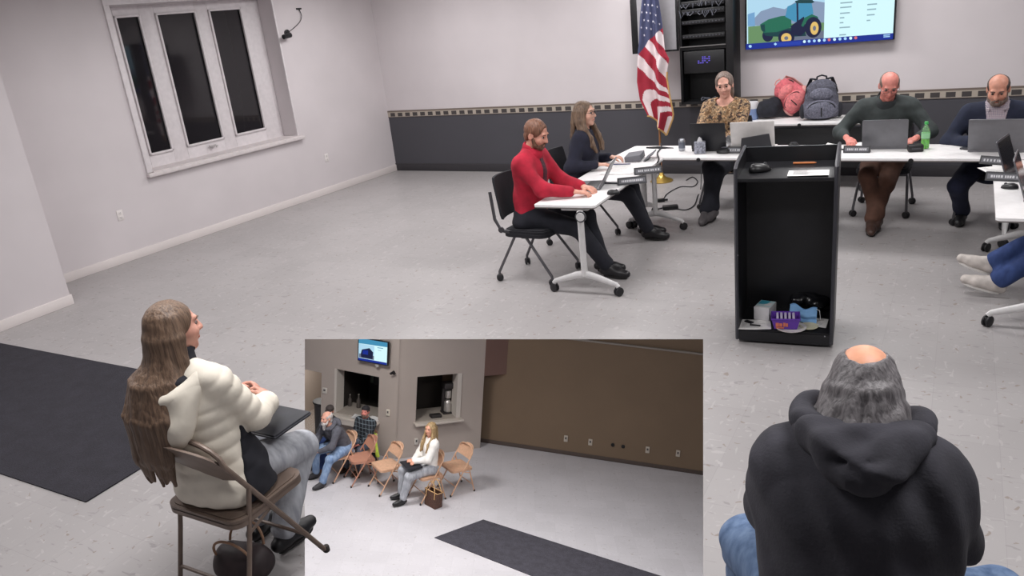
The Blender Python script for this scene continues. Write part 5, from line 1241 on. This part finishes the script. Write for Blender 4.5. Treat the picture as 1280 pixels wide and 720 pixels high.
# handbag under the chair
s = SDF(.009, .04); s.ecap(v3(-.06, 0, .08), v3(.06, 0, .08), .075, .075, v3(0, 0, 1), 1.0, 1.0); s.ell(v3(0, 0, .05), v3(.14, .10, .055)); s.plane(v3(0, 0, .0), v3(0, 0, -1)); 
hbp = local2(c1, a1_, (-.03, .0, 0)); o = thing('handbag', 'dark brown handbag on the floor under the brown folding chair', 'handbag', hbp, a1_+.2)
s.build('bag_body', C('bag_dark', (44, 32, 34), .6, var=.15), o, noise=.004)
for sy_ in (-.05, .05):
    q = MB(); q.tube([(.09*math.cos(a), sy_+.03*math.sin(a)*(1 if sy_ > 0 else -1), .135+.10*math.sin(a)) for a in [PI*i/12 for i in range(13)]], .006, 8); q.build('strap', C('strap_tan', (150, 116, 92), .6), o)
# ---- man in the hoodie, foreground right
c2 = (-.155, 1.88, 0); a2_ = rad(3)
folding_chair('brown metal folding chair hidden under the man in the charcoal hoodie', c2, a2_, M_TAN, None)
M_HOOD = C('charcoal_hoodie', (50, 49, 56), .95, var=.12, vs=9, bump=.3, bs=120)
o, I = person('man with bald crown, long grey hair and charcoal hooded sweatshirt, seen from behind in foreground', (c2[0], c2[1], 0), a2_, seat=.45, lean=.10, hunch=.14, head=(rad(0), rad(-22), 0), scale=.98, girth=1.5, sw=.98, blend=.09, belly=.3, skin=(214, 152, 122), res=.006, cres=.009, fold=.011,
    hands=[v3(.17, .40, .62), v3(-.17, .40, .62)], feet=[v3(.38, .44, .10), v3(-.36, .44, .10)], knees=[v3(.8, .7, .7), v3(-.65, .7, .7)], top=M_HOOD, pants=D_BLUE, shoe=SHB, top_name='hooded_sweatshirt', seed=23, elbows=[v3(.8, -.5, -.6), v3(-.8, -.5, -.6)], thigh=1.12)
hd = I['hd']; hk = lambda pts: [hd(*p_) for p_ in pts]; N = I['N']; t_ = I['t']; f_ = I['fwd']; k = I['k']; HR = I['HR']
s = SDF(.006, .014)
s.ell(hd(0, -.015, .033), v3(.0815, .1005, .0925)*k, HR); s.ell(hd(0, -.05, -.05), v3(.08, .062, .09)*k, HR)
rg = np.random.default_rng(5)
for i in range(34):
    a = -1.75+3.5*i/33; sx_, sy_ = math.sin(a), -math.cos(a); j = rg.uniform(-.014, .014, 6); l = rg.uniform(.02, .07)
    s.k = .01
    pts = hk([(sx_*.060, -.015+sy_*.072, .080), (sx_*.086, -.018+sy_*.098, .0), (sx_*.106+j[0], -.02+sy_*.108+j[1], -.09), (sx_*.122+j[2], -.02+sy_*.105+j[3], -.14-l)])
    for (p_, q_), r0, r1 in zip(zip(pts, pts[1:]), (.007, .014, .014), (.014, .014, .005)): s.cone(p_, q_, r0, r1)
for i in range(26):
    a = -1.7+3.4*rg.random(); sx_, sy_ = math.sin(a), -math.cos(a); s.k = .006; fl_2 = rg.uniform(.12, .155)
    pts = hk([(sx_*.095, -.02+sy_*.10, -.01), (sx_*.112, -.02+sy_*.11, -.08), (sx_*fl_2, -.02+sy_*fl_2*.9, -.13-rg.uniform(.0, .06))])
    for p_, q_ in zip(pts, pts[1:]): s.cone(p_, q_, .007, .004)
s.k = .012; s.ell(hd(0, .125, -.03), v3(.08, .085, .12), HR, sub=True); s.k = .006; s.ell(hd(-.0, -.05, .120), v3(.058, .088, .056)*k, HR, sub=True)
s.build('hair', HB_GREY2, o, noise=.0035, nf=42, seed=4)
# hood: thick rolled rim round the neck and the bag hanging down the back
s = SDF(.008, .03); pr = None
for i in range(25):
    a = -2.2+4.4*i/24; p_ = N+I['xs']*(.15*math.sin(a))+f_*(.025-.125*math.cos(a))+t_*(.085-.025*math.cos(a)+.008*math.sin(5*a))
    if pr is not None: s.cone(pr, p_, .024, .024)
    pr = p_
s.build('hood_rim', M_HOOD, o, noise=.004, nf=22)
s = SDF(.008, .045)
for i in range(15):
    a = -1.25+2.5*i/14; s.cone(N+I['xs']*(.15*math.sin(a))+f_*(.01-.125*math.cos(a))+t_*.06, N+I['xs']*(.08*math.sin(a))+f_*(-.14-.03*math.cos(a))+t_*(.075-.085*math.cos(a)), .024, .029)
s.k = .02; s.ell(N+f_*(-.20)+t_*.035, v3(.045, .016, .010), sub=True)
s.build('hood', M_HOOD, o, noise=.012, nf=18, seed=9)
# ------------------------------------------------------------------ the second hall on the lower level
CUR = HALL
hA, hB, hC, hD, hE = H(381, 547), H(495, 574), H(600, 560), H(604.5, 553), H(880, 594)
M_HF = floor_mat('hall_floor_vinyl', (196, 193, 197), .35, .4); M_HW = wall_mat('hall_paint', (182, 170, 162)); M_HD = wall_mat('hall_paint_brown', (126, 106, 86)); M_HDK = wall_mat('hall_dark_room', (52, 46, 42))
M_HT = wall_mat('hall_trim', (206, 198, 190))
q = MB(); q.box((0, 12.5, -.05), (26, 20, .1)); structure(q.build('floor', M_HF)); 
HTOP = 3.6
def hwall(A, B, ext0=0, ext1=0):
    A = Vector((A[0], A[1], 0)); B = Vector((B[0], B[1], 0)); u = (B-A).normalized(); return A-u*ext0, B+u*ext1, math.atan2(u.y, u.x)
# left wall: doorway and first hatch
A_, B_ = Vector((hA.x, hA.y, 0)), Vector((hB.x, hB.y, 0)); u1 = (B_-A_).normalized(); W1A = A_-u1*3.0; r1_ = math.atan2(u1.y, u1.x); L1 = (B_-W1A).length
f1 = lambda px, py, off=0: HW(px, py, W1A, B_, off)
q = MB(); TK = .22
def seg2(x0, x1, z0, z1): q.box(((x0+x1)/2, TK/2, (z0+z1)/2), (x1-x0, TK, z1-z0))
dj = f1(401, 520)[0]; dtop = f1(395, 464.5)[1]; d0_ = dj-1.0
a0, a1 = f1(418.5, 490)[0], f1(473.5, 490)[0]; at = f1(445, 465.8)[1]; ab = f1(445, 521)[1]
seg2(0, d0_, 0, HTOP); seg2(d0_, dj, dtop, HTOP); seg2(dj, a0, 0, HTOP); seg2(a0, a1, 0, ab); seg2(a0, a1, at, HTOP); seg2(a1, L1, 0, HTOP)
structure(q.build('wall_left', M_HW, loc=tuple(W1A), rotz=r1_))
def h1(s_, z_, off=0): return on(W1A, tuple(W1A), r1_, s_, z_, off)
# second wall with the second hatch
C_ = Vector((hC.x, hC.y, 0)); u2 = (C_-B_).normalized(); r2_ = math.atan2(u2.y, u2.x); L2 = (C_-B_).length
f2 = lambda px, py, off=0: HW(px, py, B_, C_, off)
b0_, b1_ = f2(520.5, 500)[0], f2(575, 500)[0]; bt_ = f2(548, 469)[1]; bb = f2(548, 524.5)[1]
q = MB(); seg2(0, b0_, 0, HTOP); seg2(b0_, b1_, 0, bb); seg2(b0_, b1_, bt_, HTOP); seg2(b1_, L2, 0, HTOP); q.box((-.0, TK/2, HTOP/2), (.03, TK, HTOP))
structure(q.build('wall_middle', M_HW, loc=tuple(B_), rotz=r2_))
def h2(s_, z_, off=0): return on(B_, tuple(B_), r2_, s_, z_, off)
# long brown wall and the bulkhead over the passage
D_, E_ = Vector((hD.x, hD.y, 0)), Vector((hE.x, hE.y, 0)); u3 = (E_-D_).normalized(); r3_ = math.atan2(u3.y, u3.x); W3A = D_-u3*2.2; L3 = (E_-W3A).length+3.5
q = MB(); q.box((L3/2, TK/2, HTOP/2), (L3, TK, HTOP)); structure(q.build('wall_right', M_HD, loc=tuple(W3A), rotz=r3_))
q = MB(); q.box((L3/2, -.006, .04), (L3, .012, .08), .003); structure(q.build('baseboard_right', C('hall_base', (84, 72, 66), .6), loc=tuple(W3A), rotz=r3_))
f3 = lambda px, py, off=0: HW(px, py, W3A, E_, off)
bz = f2(606, 470)[1]; s_end = f3(634, 450)
pe = Vector(on(W3A, tuple(W3A), r3_, s_end[0], 0)); ub = (pe-C_); 
q = MB(); q.box((ub.length/2, .05, (bz+HTOP)/2), (ub.length, .10, HTOP-bz)); structure(q.build('trim_3', wall_mat('bulkhead_paint', (120, 92, 84)), loc=tuple(C_), rotz=math.atan2(ub.y, ub.x)))
zt3 = f3(740, 426)[1]; q = MB(); q.box((L3/2, -.03, zt3), (L3, .06, .03)); structure(q.build('trim_4', C('hall_strip', (150, 142, 134), .6), loc=tuple(W3A), rotz=r3_))
# dark rooms behind the hatches and the doorway
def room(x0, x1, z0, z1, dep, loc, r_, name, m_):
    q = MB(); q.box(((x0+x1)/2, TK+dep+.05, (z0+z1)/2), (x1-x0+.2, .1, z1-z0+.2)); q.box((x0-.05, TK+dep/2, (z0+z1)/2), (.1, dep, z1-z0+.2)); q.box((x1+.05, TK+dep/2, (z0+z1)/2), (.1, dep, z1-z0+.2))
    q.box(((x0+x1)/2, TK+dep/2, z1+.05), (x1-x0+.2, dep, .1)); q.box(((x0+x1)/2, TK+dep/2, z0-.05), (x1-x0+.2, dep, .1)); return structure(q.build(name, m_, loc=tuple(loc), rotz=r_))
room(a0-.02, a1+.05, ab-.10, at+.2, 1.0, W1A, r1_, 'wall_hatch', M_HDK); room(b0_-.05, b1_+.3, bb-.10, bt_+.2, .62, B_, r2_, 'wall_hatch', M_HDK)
room(d0_-.2, dj+.05, 0, dtop+.2, 1.6, W1A, r1_, 'wall_passage', wall_mat('hall_passage', (150, 138, 128)))
def reveal(x0, x1, z0, z1, loc, r_, side):
    q = MB(); xx = x0-.004 if side < 0 else x1+.004
    q.box((x0+.012 if side < 0 else x1-.012, TK/2-.004, (z0+z1)/2), (.024, TK+.02, z1-z0)); return structure(q.build('trim_5', M_HT, loc=tuple(loc), rotz=r_))
# visible deep reveals and counters
w1_ = f1(425.5, 490, TK)[0]-0; q = MB(); q.box((a0+.02, TK/2, (ab+at)/2), (.05, TK+.03, at-ab)); structure(q.build('trim_5', M_HT, loc=tuple(W1A), rotz=r1_))
q = MB(); q.box((b1_-.03, TK/2, (bb+bt_)/2), (.09, TK+.03, bt_-bb)); structure(q.build('trim_6', M_HT, loc=tuple(B_), rotz=r2_))
o = thing('counter', 'pale counter ledge of the left hatch behind the men in the inset view', 'counter', h1((a0+a1)/2, ab-.02), r1_); q = MB(); q.box((0, -.102, 0), (a1-a0+.10, .20, .04), .008); q.build('ledge', C('counter_pale', (206, 196, 186), .5), o)
q = MB(); q.box((0, -.19, -.06), (a1-a0+.06, .02, .08)); q.build('front_rail', M_HT, o)
for xx, yy, rr in ((.35, -.08, .2), (.62, -.05, -.3)):
    c_, s_ = math.cos(r1_), math.sin(r1_); l_ = Vector(h1((a0+a1)/2+xx-.25, ab+.02, .06+yy)); sheet('white paper on the ledge of the left hatch' if xx < .5 else 'second white paper on the ledge of the left hatch', tuple(l_), r1_+rr, .28, .2, curl=.02, seed=int(xx*10))
o = thing('counter', 'pale counter ledge of the right hatch behind the blonde woman', 'counter', h2((b0_+b1_)/2, bb-.02), r2_); q = MB(); q.box((0, -.077, 0), (b1_-b0_+.08, .15, .04), .008); q.build('ledge', C('counter_pale', (206, 196, 186), .5), o)
# inside the left hatch: dark monitor and shapes
p_ = h1((a0+a1)/2+.02, ab, .80); o = thing('monitor', 'dark monitor on the back wall seen through the left hatch', 'monitor', (p_[0], p_[1], ab+.42), r1_); q = MB(); q.box((0, 0, .14), (.30, .04, .30), .01); q.build('housing', C('dark_monitor', (26, 26, 28), .5), o); q = MB(); q.box((-.19, .0, .14), (.06, .03, .26), .004); q.build('side_card', C('greenish', (74, 84, 74), .7), o); q = MB(); q.box((0, .02, -.2), (.03, .03, .44), .004); q.build('stand', C('dark_monitor', (26, 26, 28)), o)
for i, (xx, hh) in enumerate(((-.42, .22), (-.22, .26), (.42, .24), (.30, .15))):
    p_ = h1((a0+a1)/2+xx, ab+.005, .42); o = thing('kitchen_bottle', ('first', 'second', 'third', 'fourth')[i]+' dark bottle from the left inside the left hatch' if i < 2 else ('dark bottle at the far right inside the left hatch' if i == 2 else 'short dark bottle right of centre inside the left hatch'), 'bottle', (p_[0], p_[1], ab+.012), 0)
    q = MB(); q.lathe([(.035, 0), (.04, .01), (.04, hh*.6), (.016, hh*.78), (.014, hh)], n=14); q.build('glass', C('hall_bottle', (84, 78, 74), .4), o); q = MB(); q.lathe([(.017, hh), (.017, hh+.02), (0, hh+.022)], n=12); q.build('cap', C('hall_bottle_cap', (140, 134, 128), .5), o)
q = MB(); q.box(((a0+a1)/2, .32, ab+.002), (a1-a0-.002, .63, .02)); structure(q.build('trim_7', C('hatch_worktop', (170, 160, 150), .5), loc=tuple(W1A), rotz=r1_))
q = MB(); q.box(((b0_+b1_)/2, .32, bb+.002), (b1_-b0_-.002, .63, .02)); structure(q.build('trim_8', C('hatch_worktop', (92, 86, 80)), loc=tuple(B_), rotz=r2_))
# coffee urn in the right hatch
sc_x = f2(560, 505, .25)[0]; p_ = h2(sc_x, bb, .28); o = thing('coffee_maker', 'tall coffee maker with a steel pot inside the right hatch', 'coffee maker', (p_[0], p_[1], bb+.012), r2_)
q = MB(); q.box((0, .06, .30), (.20, .06, .60), .01); q.box((0, 0, .56), (.22, .2, .12), .02); q.box((0, 0, .015), (.22, .2, .03), .006); q.build('housing', C('coffee_black', (48, 44, 44), .5), o)
q = MB(); q.lathe([(.06, .03), (.075, .05), (.075, .22), (.05, .25), (.045, .27), (0, .275)], (0, -.02, 0), 20); q.build('pot', C('coffee_steel', (196, 192, 188), .3, .6), o, 'steel pot'); q = MB(); q.lathe([(.05, .31), (.06, .33), (.055, .46), (0, .47)], (0, -.02, 0), 18); q.build('filter_basket', C('coffee_steel', (196, 192, 188)), o)
p_ = h2(f2(545, 516, .1)[0], bb, .12); q = MB(); q.box((0, 0, .03), (.22, .14, .06), .02); tag(q.build('tray', C('coffee_black', (48, 44, 44)), loc=(p_[0], p_[1], bb+.012), rotz=r2_), 'low dark tray left of the coffee maker in the right hatch', 'tray')
# television above the left hatch
t0, tz = f1(447, 450.5, -.12); t1, _ = f1(485, 450, -.12); tw = t1-t0; th = tw*.70
o = thing('television', 'small wall television above the left hatch in the inset view', 'television', h1((t0+t1)/2, tz), r1_)
q = MB(); q.box((0, -.1, th/2), (tw, .05, th), .006); q.build('bezel', C('tv_black', (16, 16, 22)), o); q = MB(); q.box((0, -.04, th*.4), (.2, .07, .2)); q.lathe([(0, -.02), (.04, -.02), (.04, .01), (0, .02)], (.08, -.09, -.03), 12, rx(PI/2)); q.build('wall_bracket', C('bracket_grey', (176, 172, 168), .5), o)
q = MB(); dep2 = [0]
def pol(name, pts): q.mi = EN.index(name); dep2[0] += .0004; q.raw([(-tw/2+tw*(.03+.94*a), -.1255-dep2[0], th*(.04+.92*b)) for a, b in pts], [tuple(range(len(pts)))])
pol('white', [(0, 0), (1, 0), (1, 1), (0, 1)]); pol('sky', [(0, .1), (.55, .1), (.55, .75), (0, .75)]); pol('cab', [(0, .76), (1, .8), (1, 1), (0, 1)]); pol('road', [(.02, .12), (.55, .12), (.55, .3), (.02, .3)])
pol('dark', [(.1, .14), (.5, .14), (.52, .45), (.38, .62), (.3, .58), (.12, .5), (.08, .3)]); pol('bar', [(.14, .3), (.34, .3), (.34, .5), (.16, .48)]); pol('bar', [(0, 0), (1, 0), (1, .1), (0, .1)]); pol('cab', [(.66, .72), (.86, .73), (.86, .70), (.66, .69)]); pol('text', [(.68, .6), (.8, .6), (.8, .58), (.68, .58)]); q.mi = -1
q.build('screen', [EC[n] for n in EN], o)
# small wall things
def plate(label, cat, name, loc, r_, wd, hh, col, dk=None):
    o = thing(name, label, cat, loc, r_); q = MB(); q.box((0, -.012, 0), (wd, .024, hh), .006); q.build('cover', C('plate_%d' % col[0], col, .5), o)
    if dk: q = MB(); q.box((0, -.026, hh*.1), (wd*.45, .006, hh*.35), .002); q.build('display' if name == 'thermostat' else 'switch' if name == 'light_switch' else 'socket', C('plate_dark', dk, .5), o)
    return o
s_, z_ = f1(406.5, 488); plate('white thermostat on the wall between doorway and left hatch', 'thermostat', 'thermostat', h1(s_, z_), r1_, .10, .11, (214, 208, 200), (90, 86, 84))
s_, z_ = f1(485.5, 515.5); plate('white light switch on the wall right of the left hatch', 'switch', 'light_switch', h1(s_, z_), r1_, .07, .12, (226, 220, 206), (196, 190, 180))
s_, z_ = f2(520, 551.5); plate('white outlet below the right hatch beside the blonde woman', 'outlet', 'wall_outlet', h2(s_, z_), r2_, .07, .13, (214, 208, 200), (150, 144, 140))
def h3(s_, z_, off=0): return on(W3A, tuple(W3A), r3_, s_, z_, off)
for px, py, lb in ((707.5, 548, 'leftmost white outlet on the brown wall'), (738, 552.5, 'second white outlet from the left on the brown wall'), (809.5, 562, 'third white outlet from the left on the brown wall'), (847.5, 566.5, 'rightmost white outlet on the brown wall')):
    s_, z_ = f3(px, py); plate(lb, 'outlet', 'wall_outlet', h3(s_, z_), r3_, .075, .125, (196, 186, 174), (150, 142, 134))
for px, py, lb in ((766, 556, 'left one of two round black wall ports on the brown wall'), (779, 558, 'right one of two round black wall ports on the brown wall')):
    s_, z_ = f3(px, py); q = MB(); q.lathe([(0, 0), (.035, 0), (.035, .012), (.02, .018), (.018, .006), (0, .004)], n=18, rot=rx(PI/2)); tag(q.build('wall_port', C('black_plastic', (24, 24, 27)), loc=h3(s_, z_), rotz=r3_), lb, 'wall port')
s_, z_ = f1(493.5, 465.5); o = thing('security_camera', 'small black security camera on the wall corner between the two hatches', 'camera', h1(s_, z_), r1_); o.scale = (.7,)*3; q = MB(); q.cyl((0, 0, -.03), (0, -.05, -.03), .03, n=12); q.tube([(0, -.04, -.03), (0, -.1, .0)], .012); q.build('wall_mount', C('black_plastic', (24, 24, 27)), o); q = MB(); q.cyl((.05, -.12, .05), (-.06, -.12, -.02), .04, .03, n=14); q.build('camera_body', C('black_plastic', (24, 24, 27)), o)
# bin in the passage
p_ = h1(f1(394, 545, .35)[0], 0, .36); p_ = H(397, 549); o = thing('trash_bin', 'dark trash bin standing in the doorway at the left of the inset view', 'bin', tuple(Vector(h1(dj-.22, 0, .42))), r1_); q = MB(); q.lathe([(.17, 0), (.2, .6), (.22, .62), (.22, .65), (.19, .64), (.16, .02), (0, .02)], n=20); q.build('bin_body', C('bin_dark', (50, 48, 50), .6), o); q = MB(); q.lathe([(.225, .62), (.23, .64), (.225, .66), (.21, .66)], n=20); q.build('rim', C('bin_rim', (34, 33, 35), .6), o)
# runner
RC = [H(543, 672.5), H(604, 650), H(826, 720.5), H(664, 720.5)]
ue = (H(826, 720.5)-RC[1]).normalized(); ue2 = (H(664, 720)-RC[0]).normalized(); ue = ((ue+ue2)/2).normalized(); ve = RC[0]-RC[1]; L_ = 6.0; M_CAR = carpet_mat('hall_mat_charcoal', (62, 60, 68))
q = MB(); b_ = [RC[0], RC[0]+ue2*L_, RC[1]+(H(826, 720.5)-RC[1]).normalized()*L_, RC[1]]; q.raw([Vector((v_.x, v_.y, z_)) for z_ in (.0, .01) for v_ in b_], [(0, 3, 2, 1), (4, 5, 6, 7), (0, 1, 5, 4), (1, 2, 6, 5), (2, 3, 7, 6), (3, 0, 4, 7)]); tag(q.build('carpet_runner', M_CAR), 'charcoal carpet runner at the bottom of the inset view', 'rug')
# ---- chairs in the row
ff = H(563, 612.5)-H(580, 608.5); fa = math.atan2(-ff.x, ff.y)
GR = 'folding chairs in the inset view'
def hc(px, py, lb, da=0, m_=M_TAN2, up=(0, 0)):
    p_ = H(px, py); return p_, folding_chair(lb, (p_.x+up[0], p_.y+up[1], 0), fa+da, m_, GR)
hc(571.5, 611, 'empty tan folding chair at the right end of the row, beside the brown wall')
pw, _ = hc(535, 621, 'tan folding chair under the blonde woman in the white jacket')
hc(485, 610.5, 'empty tan folding chair between the blonde woman and another empty chair')
hc(453, 600.5, 'empty reddish tan folding chair beside the bearded man', rad(-8), C('rose_tan_metal', (186, 134, 112), .45))
pb, _ = hc(428, 595, 'tan folding chair under the bearded man in grey', 0)
pp_, o = hc(457, 582, 'folding chair under the man in the plaid shirt', rad(12)); o.scale = (.82,)*3
pc, o = hc(414, 580, 'folding chair under the man in the cap at the far left', rad(14)); o.scale = (.82,)*3
def sc_person(*a, **k): return person(*a, res=.009, cres=.013, **k)
o, I = sc_person('smiling blonde woman in a white jacket holding a black folder in the inset view', (pw.x, pw.y, 0), fa+rad(-4), seat=.455, lean=-.02, head=(rad(22), rad(2), 0), female=True, girth=1.0, scale=.94, skin=(222, 160, 134), hands=[v3(.0, .30, .70), v3(-.05, .31, .70)], palms=[v3(-.6, .1, -.7), v3(.7, -.1, -.6)], hdirs=[v3(-.75, .5, 0), v3(.7, .6, 0)],
    feet=[v3(.11, .44, .10), v3(-.10, .50, .10)], top=C('white_puffer', (240, 236, 230), .7, var=.03), pants=D_GREY, shoe=SH, top_name='white_jacket', seed=31, puff=.006, elbows=[v3(.8, -.5, -.8), v3(-.8, -.5, -.8)], thigh=1.1)
hd = I['hd']; hk = lambda pts: [hd(*p_) for p_ in pts]; Pq = []
for sg in (1, -1):
    for dx_, df in ((.064, -.05), (.078, -.015), (.07, .025)): Pq.append((hk([(sg*dx_, df, .03), (sg*(dx_+.01), df, -.06), (sg*(dx_+.02), df+.03, -.15), (sg*(dx_+.005), df+.10, -.25), (sg*dx_, df+.12, -.38)]), .026, .018))
for dx_ in (-.045, 0, .045): Pq.append((hk([(dx_, -.085, .02), (dx_*1.1, -.105, -.08), (dx_*1.3, -.125, -.25)]), .034, .02))
hair_long(I, HB_BLOND, Pq, res=.009); eyebrows(I, HB_BLOND)
A1 = fa+rad(-4); lp = local2((pw.x, pw.y, 0), A1, (-.02, .34, 0)); o = thing('zip_folder', 'black zip folder on the lap of the blonde woman in the inset view', 'folder', (lp[0], lp[1], .625), A1); q = MB(); q.box((0, 0, .014), (.34, .26, .028), .008); q.build('folder_body', C('folder_black', (32, 33, 40)), o); q = MB(); q.tube([(-.168, .128, .014), (.168, .128, .014), (.169, -.12, .014)], .004, 6); q.build('zipper', C('zip_grey', (84, 84, 92)), o)
# tote bag
p_ = H(541.5, 632); o = thing('tote_bag', 'brown tote bag with tan straps on the floor beside the blonde woman', 'bag', (p_.x, p_.y, 0), fa+rad(12)); MBB = C('bag_brown', (84, 56, 44), .6, var=.3, vs=70)
V = []
q = MB(); w0, w1, d0b, d1b, hh = .13, .155, .075, .06, .27
V0 = [(-w0, -d0b, 0), (w0, -d0b, 0), (w0, d0b, 0), (-w0, d0b, 0)]; V1 = [(-w1, -d1b, hh), (w1, -d1b, hh), (w1, d1b, hh), (-w1, d1b, hh)]; V2 = [(x*.94, y*.9, hh-.004) for x, y, z in V1]; V3 = [(x*.9, y*.8, .05) for x, y, z in V0]
q.raw(V0+V1+V2+V3, [(0, 3, 2, 1), (12, 13, 14, 15)]+[(i, (i+1) % 4, 4+(i+1) % 4, 4+i) for i in range(4)]+[(4+i, 4+(i+1) % 4, 8+(i+1) % 4, 8+i) for i in range(4)]+[(8+i, 8+(i+1) % 4, 12+(i+1) % 4, 12+i) for i in range(4)]); q.build('bag_body', MBB, o)
MST = C('strap_beige', (206, 166, 116), .6); q = MB(); q.tube([Vector(v_) for v_ in V1], .008, 6, closed=True); q.build('rim', MST, o)
for sy_ in (-1, 1):
    q = MB(); q.tube([(-.10, sy_*.075, .16), (-.10, sy_*.07, .27), (-.06, sy_*.055, .40), (0, sy_*.05, .45), (.06, sy_*.055, .40), (.10, sy_*.07, .27), (.10, sy_*.075, .16)], .008, 6); q.build('strap', MST, o)
q = MB(); q.box((0, -.085, .23), (.025, .006, .09), .002, rx(-.06)); q.build('leather_tag', MST, o)
# bearded man leaning forward
o, I = sc_person('bald man with a long white beard in a grey hoodie and jeans leaning forward', (pb.x, pb.y, 0), fa+rad(8), seat=.46, lean=.42, hunch=.2, head=(rad(2), rad(-4), 0), scale=.96, girth=1.16, sw=1.08, skin=(214, 158, 138), hands=[v3(.07, .50, .60), v3(-.08, .52, .60)], hdirs=[v3(-.6, .7, -.2), v3(.6, .7, -.2)], feet=[v3(.17, .42, .10), v3(-.22, .52, .10)], knees=[v3(.35, .5, 1), v3(-.4, .5, 1)],
    top=C('slate_hoodie', (88, 88, 96), .95, var=.1), pants=D_LIGHT, shoe=C('dark_sneaker', (52, 50, 54), .6), top_name='hooded_sweatshirt', seed=32, elbows=[v3(1, -.3, -.3), v3(-1, -.3, -.3)], thigh=1.12)
hair_short(I, HB_WHITE, bald=1.0, low=.05); beard(I, HB_WHITE, long=.09)
N = I['N']; t_ = I['t']; f_ = I['fwd']; s = SDF(.012, .03); pr = None
for i in range(17):
    a = -2.3+4.6*i/16; q_ = N+I['xs']*(.14*math.sin(a))+f_*(.02-.11*math.cos(a))+t_*(.05-.02*math.cos(a))
    if pr is not None: s.cone(pr, q_, .03, .03)
    pr = q_
s.ell(N-f_*.12-t_*.05, v3(.12, .07, .09)); s.build('hood', C('slate_hoodie', (88, 88, 96)), o)
w_ = (I['Wr'][0]+I['Wr'][1])/2; A2 = fa+rad(8); lp = local2((pb.x, pb.y, 0), A2, (w_[0], w_[1]+.07, 0)); q = MB(); q.box((0, 0, 0), (.10, .16, .02), .006, rx(-.5)); q.box((0, -.02, .018), (.08, .1, .008), .003, rx(-.5)); tag(q.build('phone', C('phone_black', (48, 48, 54)), loc=(lp[0], lp[1], w_[2]+.02), rotz=A2), 'dark phone in the hands of the white-bearded man', 'phone')
# man in plaid
o, I = sc_person('man in a dark plaid shirt and black cap sitting by the left hatch', (pp_.x, pp_.y, 0), fa+rad(28), seat=.375, lean=.08, head=(rad(12), rad(4), 0), scale=.84, girth=1.12, sw=1.05, skin=(216, 134, 122), hands=[v3(.09, .28, .52), v3(-.07, .30, .52)], hdirs=[v3(-.6, .7, -.2), v3(.6, .7, -.2)], feet=[v3(.12, .42, .09), v3(-.12, .42, .09)],
    top=plaid('dark_plaid', (44, 50, 58), (24, 26, 32), (120, 132, 140), 14), pants=cloth('grey_work_trousers', (86, 92, 106)), shoe=SHB, top_name='plaid_shirt', seed=33)
hair_short(I, HB_DARK); beard(I, HB_GREYBR)
def cap(I, m_, brim=True):
    s = SDF(.008, .01); s.ell(I['hd'](0, -.012, .05), v3(.088, .106, .088)*I['k'], I['HR']); s.plane(I['hd'](0, 0, .045), -I['hup']+I['hfw']*.1); s.build('cap', m_, I['o'])
    if brim:
        q = MB(); hd_ = I['hd']; q.grid(lambda u, v: tuple(hd_((u-.5)*.15*(1-.25*v*v), .075+.085*v*(1-.6*(2*u-1)**2), .052-.018*v)), 8, 5, Vector(I['hup']*.005)); q.build('cap_brim', m_, I['o'])
cap(I, C('cap_black', (34, 30, 34), .8), False)
# man in cap at the far left
o, I = sc_person('man in dark jacket and baseball cap at the far left of the inset view', (pc.x, pc.y, 0), fa+rad(30), seat=.375, lean=.12, head=(rad(20), rad(-6), 0), scale=.84, girth=1.1, skin=(204, 140, 120), hands=[v3(.10, .30, .50), v3(-.08, .30, .50)], feet=[v3(.12, .36, .09), v3(-.12, .42, .09)], top=cloth('dark_grey_jacket', (54, 54, 58)), pants=D_DARK, shoe=SHB, top_name='jacket', seed=34)
hair_short(I, HB_DARK); beard(I, HB_DARK); cap(I, C('cap_brown', (62, 54, 52), .8))
# safety vest hung over the side of the plaid man's chair
p_ = H(470, 582); o = thing('safety_vest', 'yellow-green safety vest hanging on the chair of the man in plaid', 'vest', (p_.x, p_.y, 0), fa+rad(12))
q = MB(); q.grid(lambda u, v: ((u-.5)*(.20-.06*v)+.03*v, .02*math.sin(u*8)+.04*math.sin(v*2), .20+.44*v), 12, 14, Vector((0, .03, 0))); q.build('vest_cloth', C('vest_yellow', (206, 226, 84), .7, var=.08), o, smooth=80)
q = MB(); 
for xx in (-.04, .045): q.grid(lambda u, v: (xx+(u-.5)*.035, -.014+.04*math.sin(v*2)+.02*math.sin((.5+xx/.2)*8), .21+.42*v), 3, 8, Vector((0, .004, 0)))
q.build('reflective_stripe', C('vest_silver', (206, 206, 210), .4, .3), o)
s = SDF(.012, .04); s.ell(v3(0, 0, .1), v3(.11, .09, .11)); s.ell(v3(-.02, .0, .2), v3(.08, .07, .10)); s.plane(v3(0, 0, 0), v3(0, 0, -1)); b_ = s.build('jacket', C('black_cloth', (26, 27, 36)), noise=.006); p2 = H(462, 582); place(b_, (p2.x+.05, p2.y, 0)); tag(b_, 'black jacket bundled on the floor below the safety vest', 'jacket')
# ---- light of the hall
for x_, y_, p__, sp__ in ((-3.0, 10.6, 24, 2.3), (-1.0, 9.6, 38, 2.3), (.8, 8.8, 56, 2.3), (-3.4, 8.6, 18, 2.3), (-2.6, 11.2, 92, PI), (1.4, 10.2, 46, PI)): area('hall_lamp', (x_, y_, 4.0), (1.2, .6), p__, (1, .98, .97), None, sp__)
pl_ = h1(dj-.5, 0, .9); area('passage_fill', (pl_[0], pl_[1], dtop-.05), (.5, .3), 16, (1, .96, .92))  # unseen fill light, added to brighten the doorway
CUR = Matrix.Identity(4)
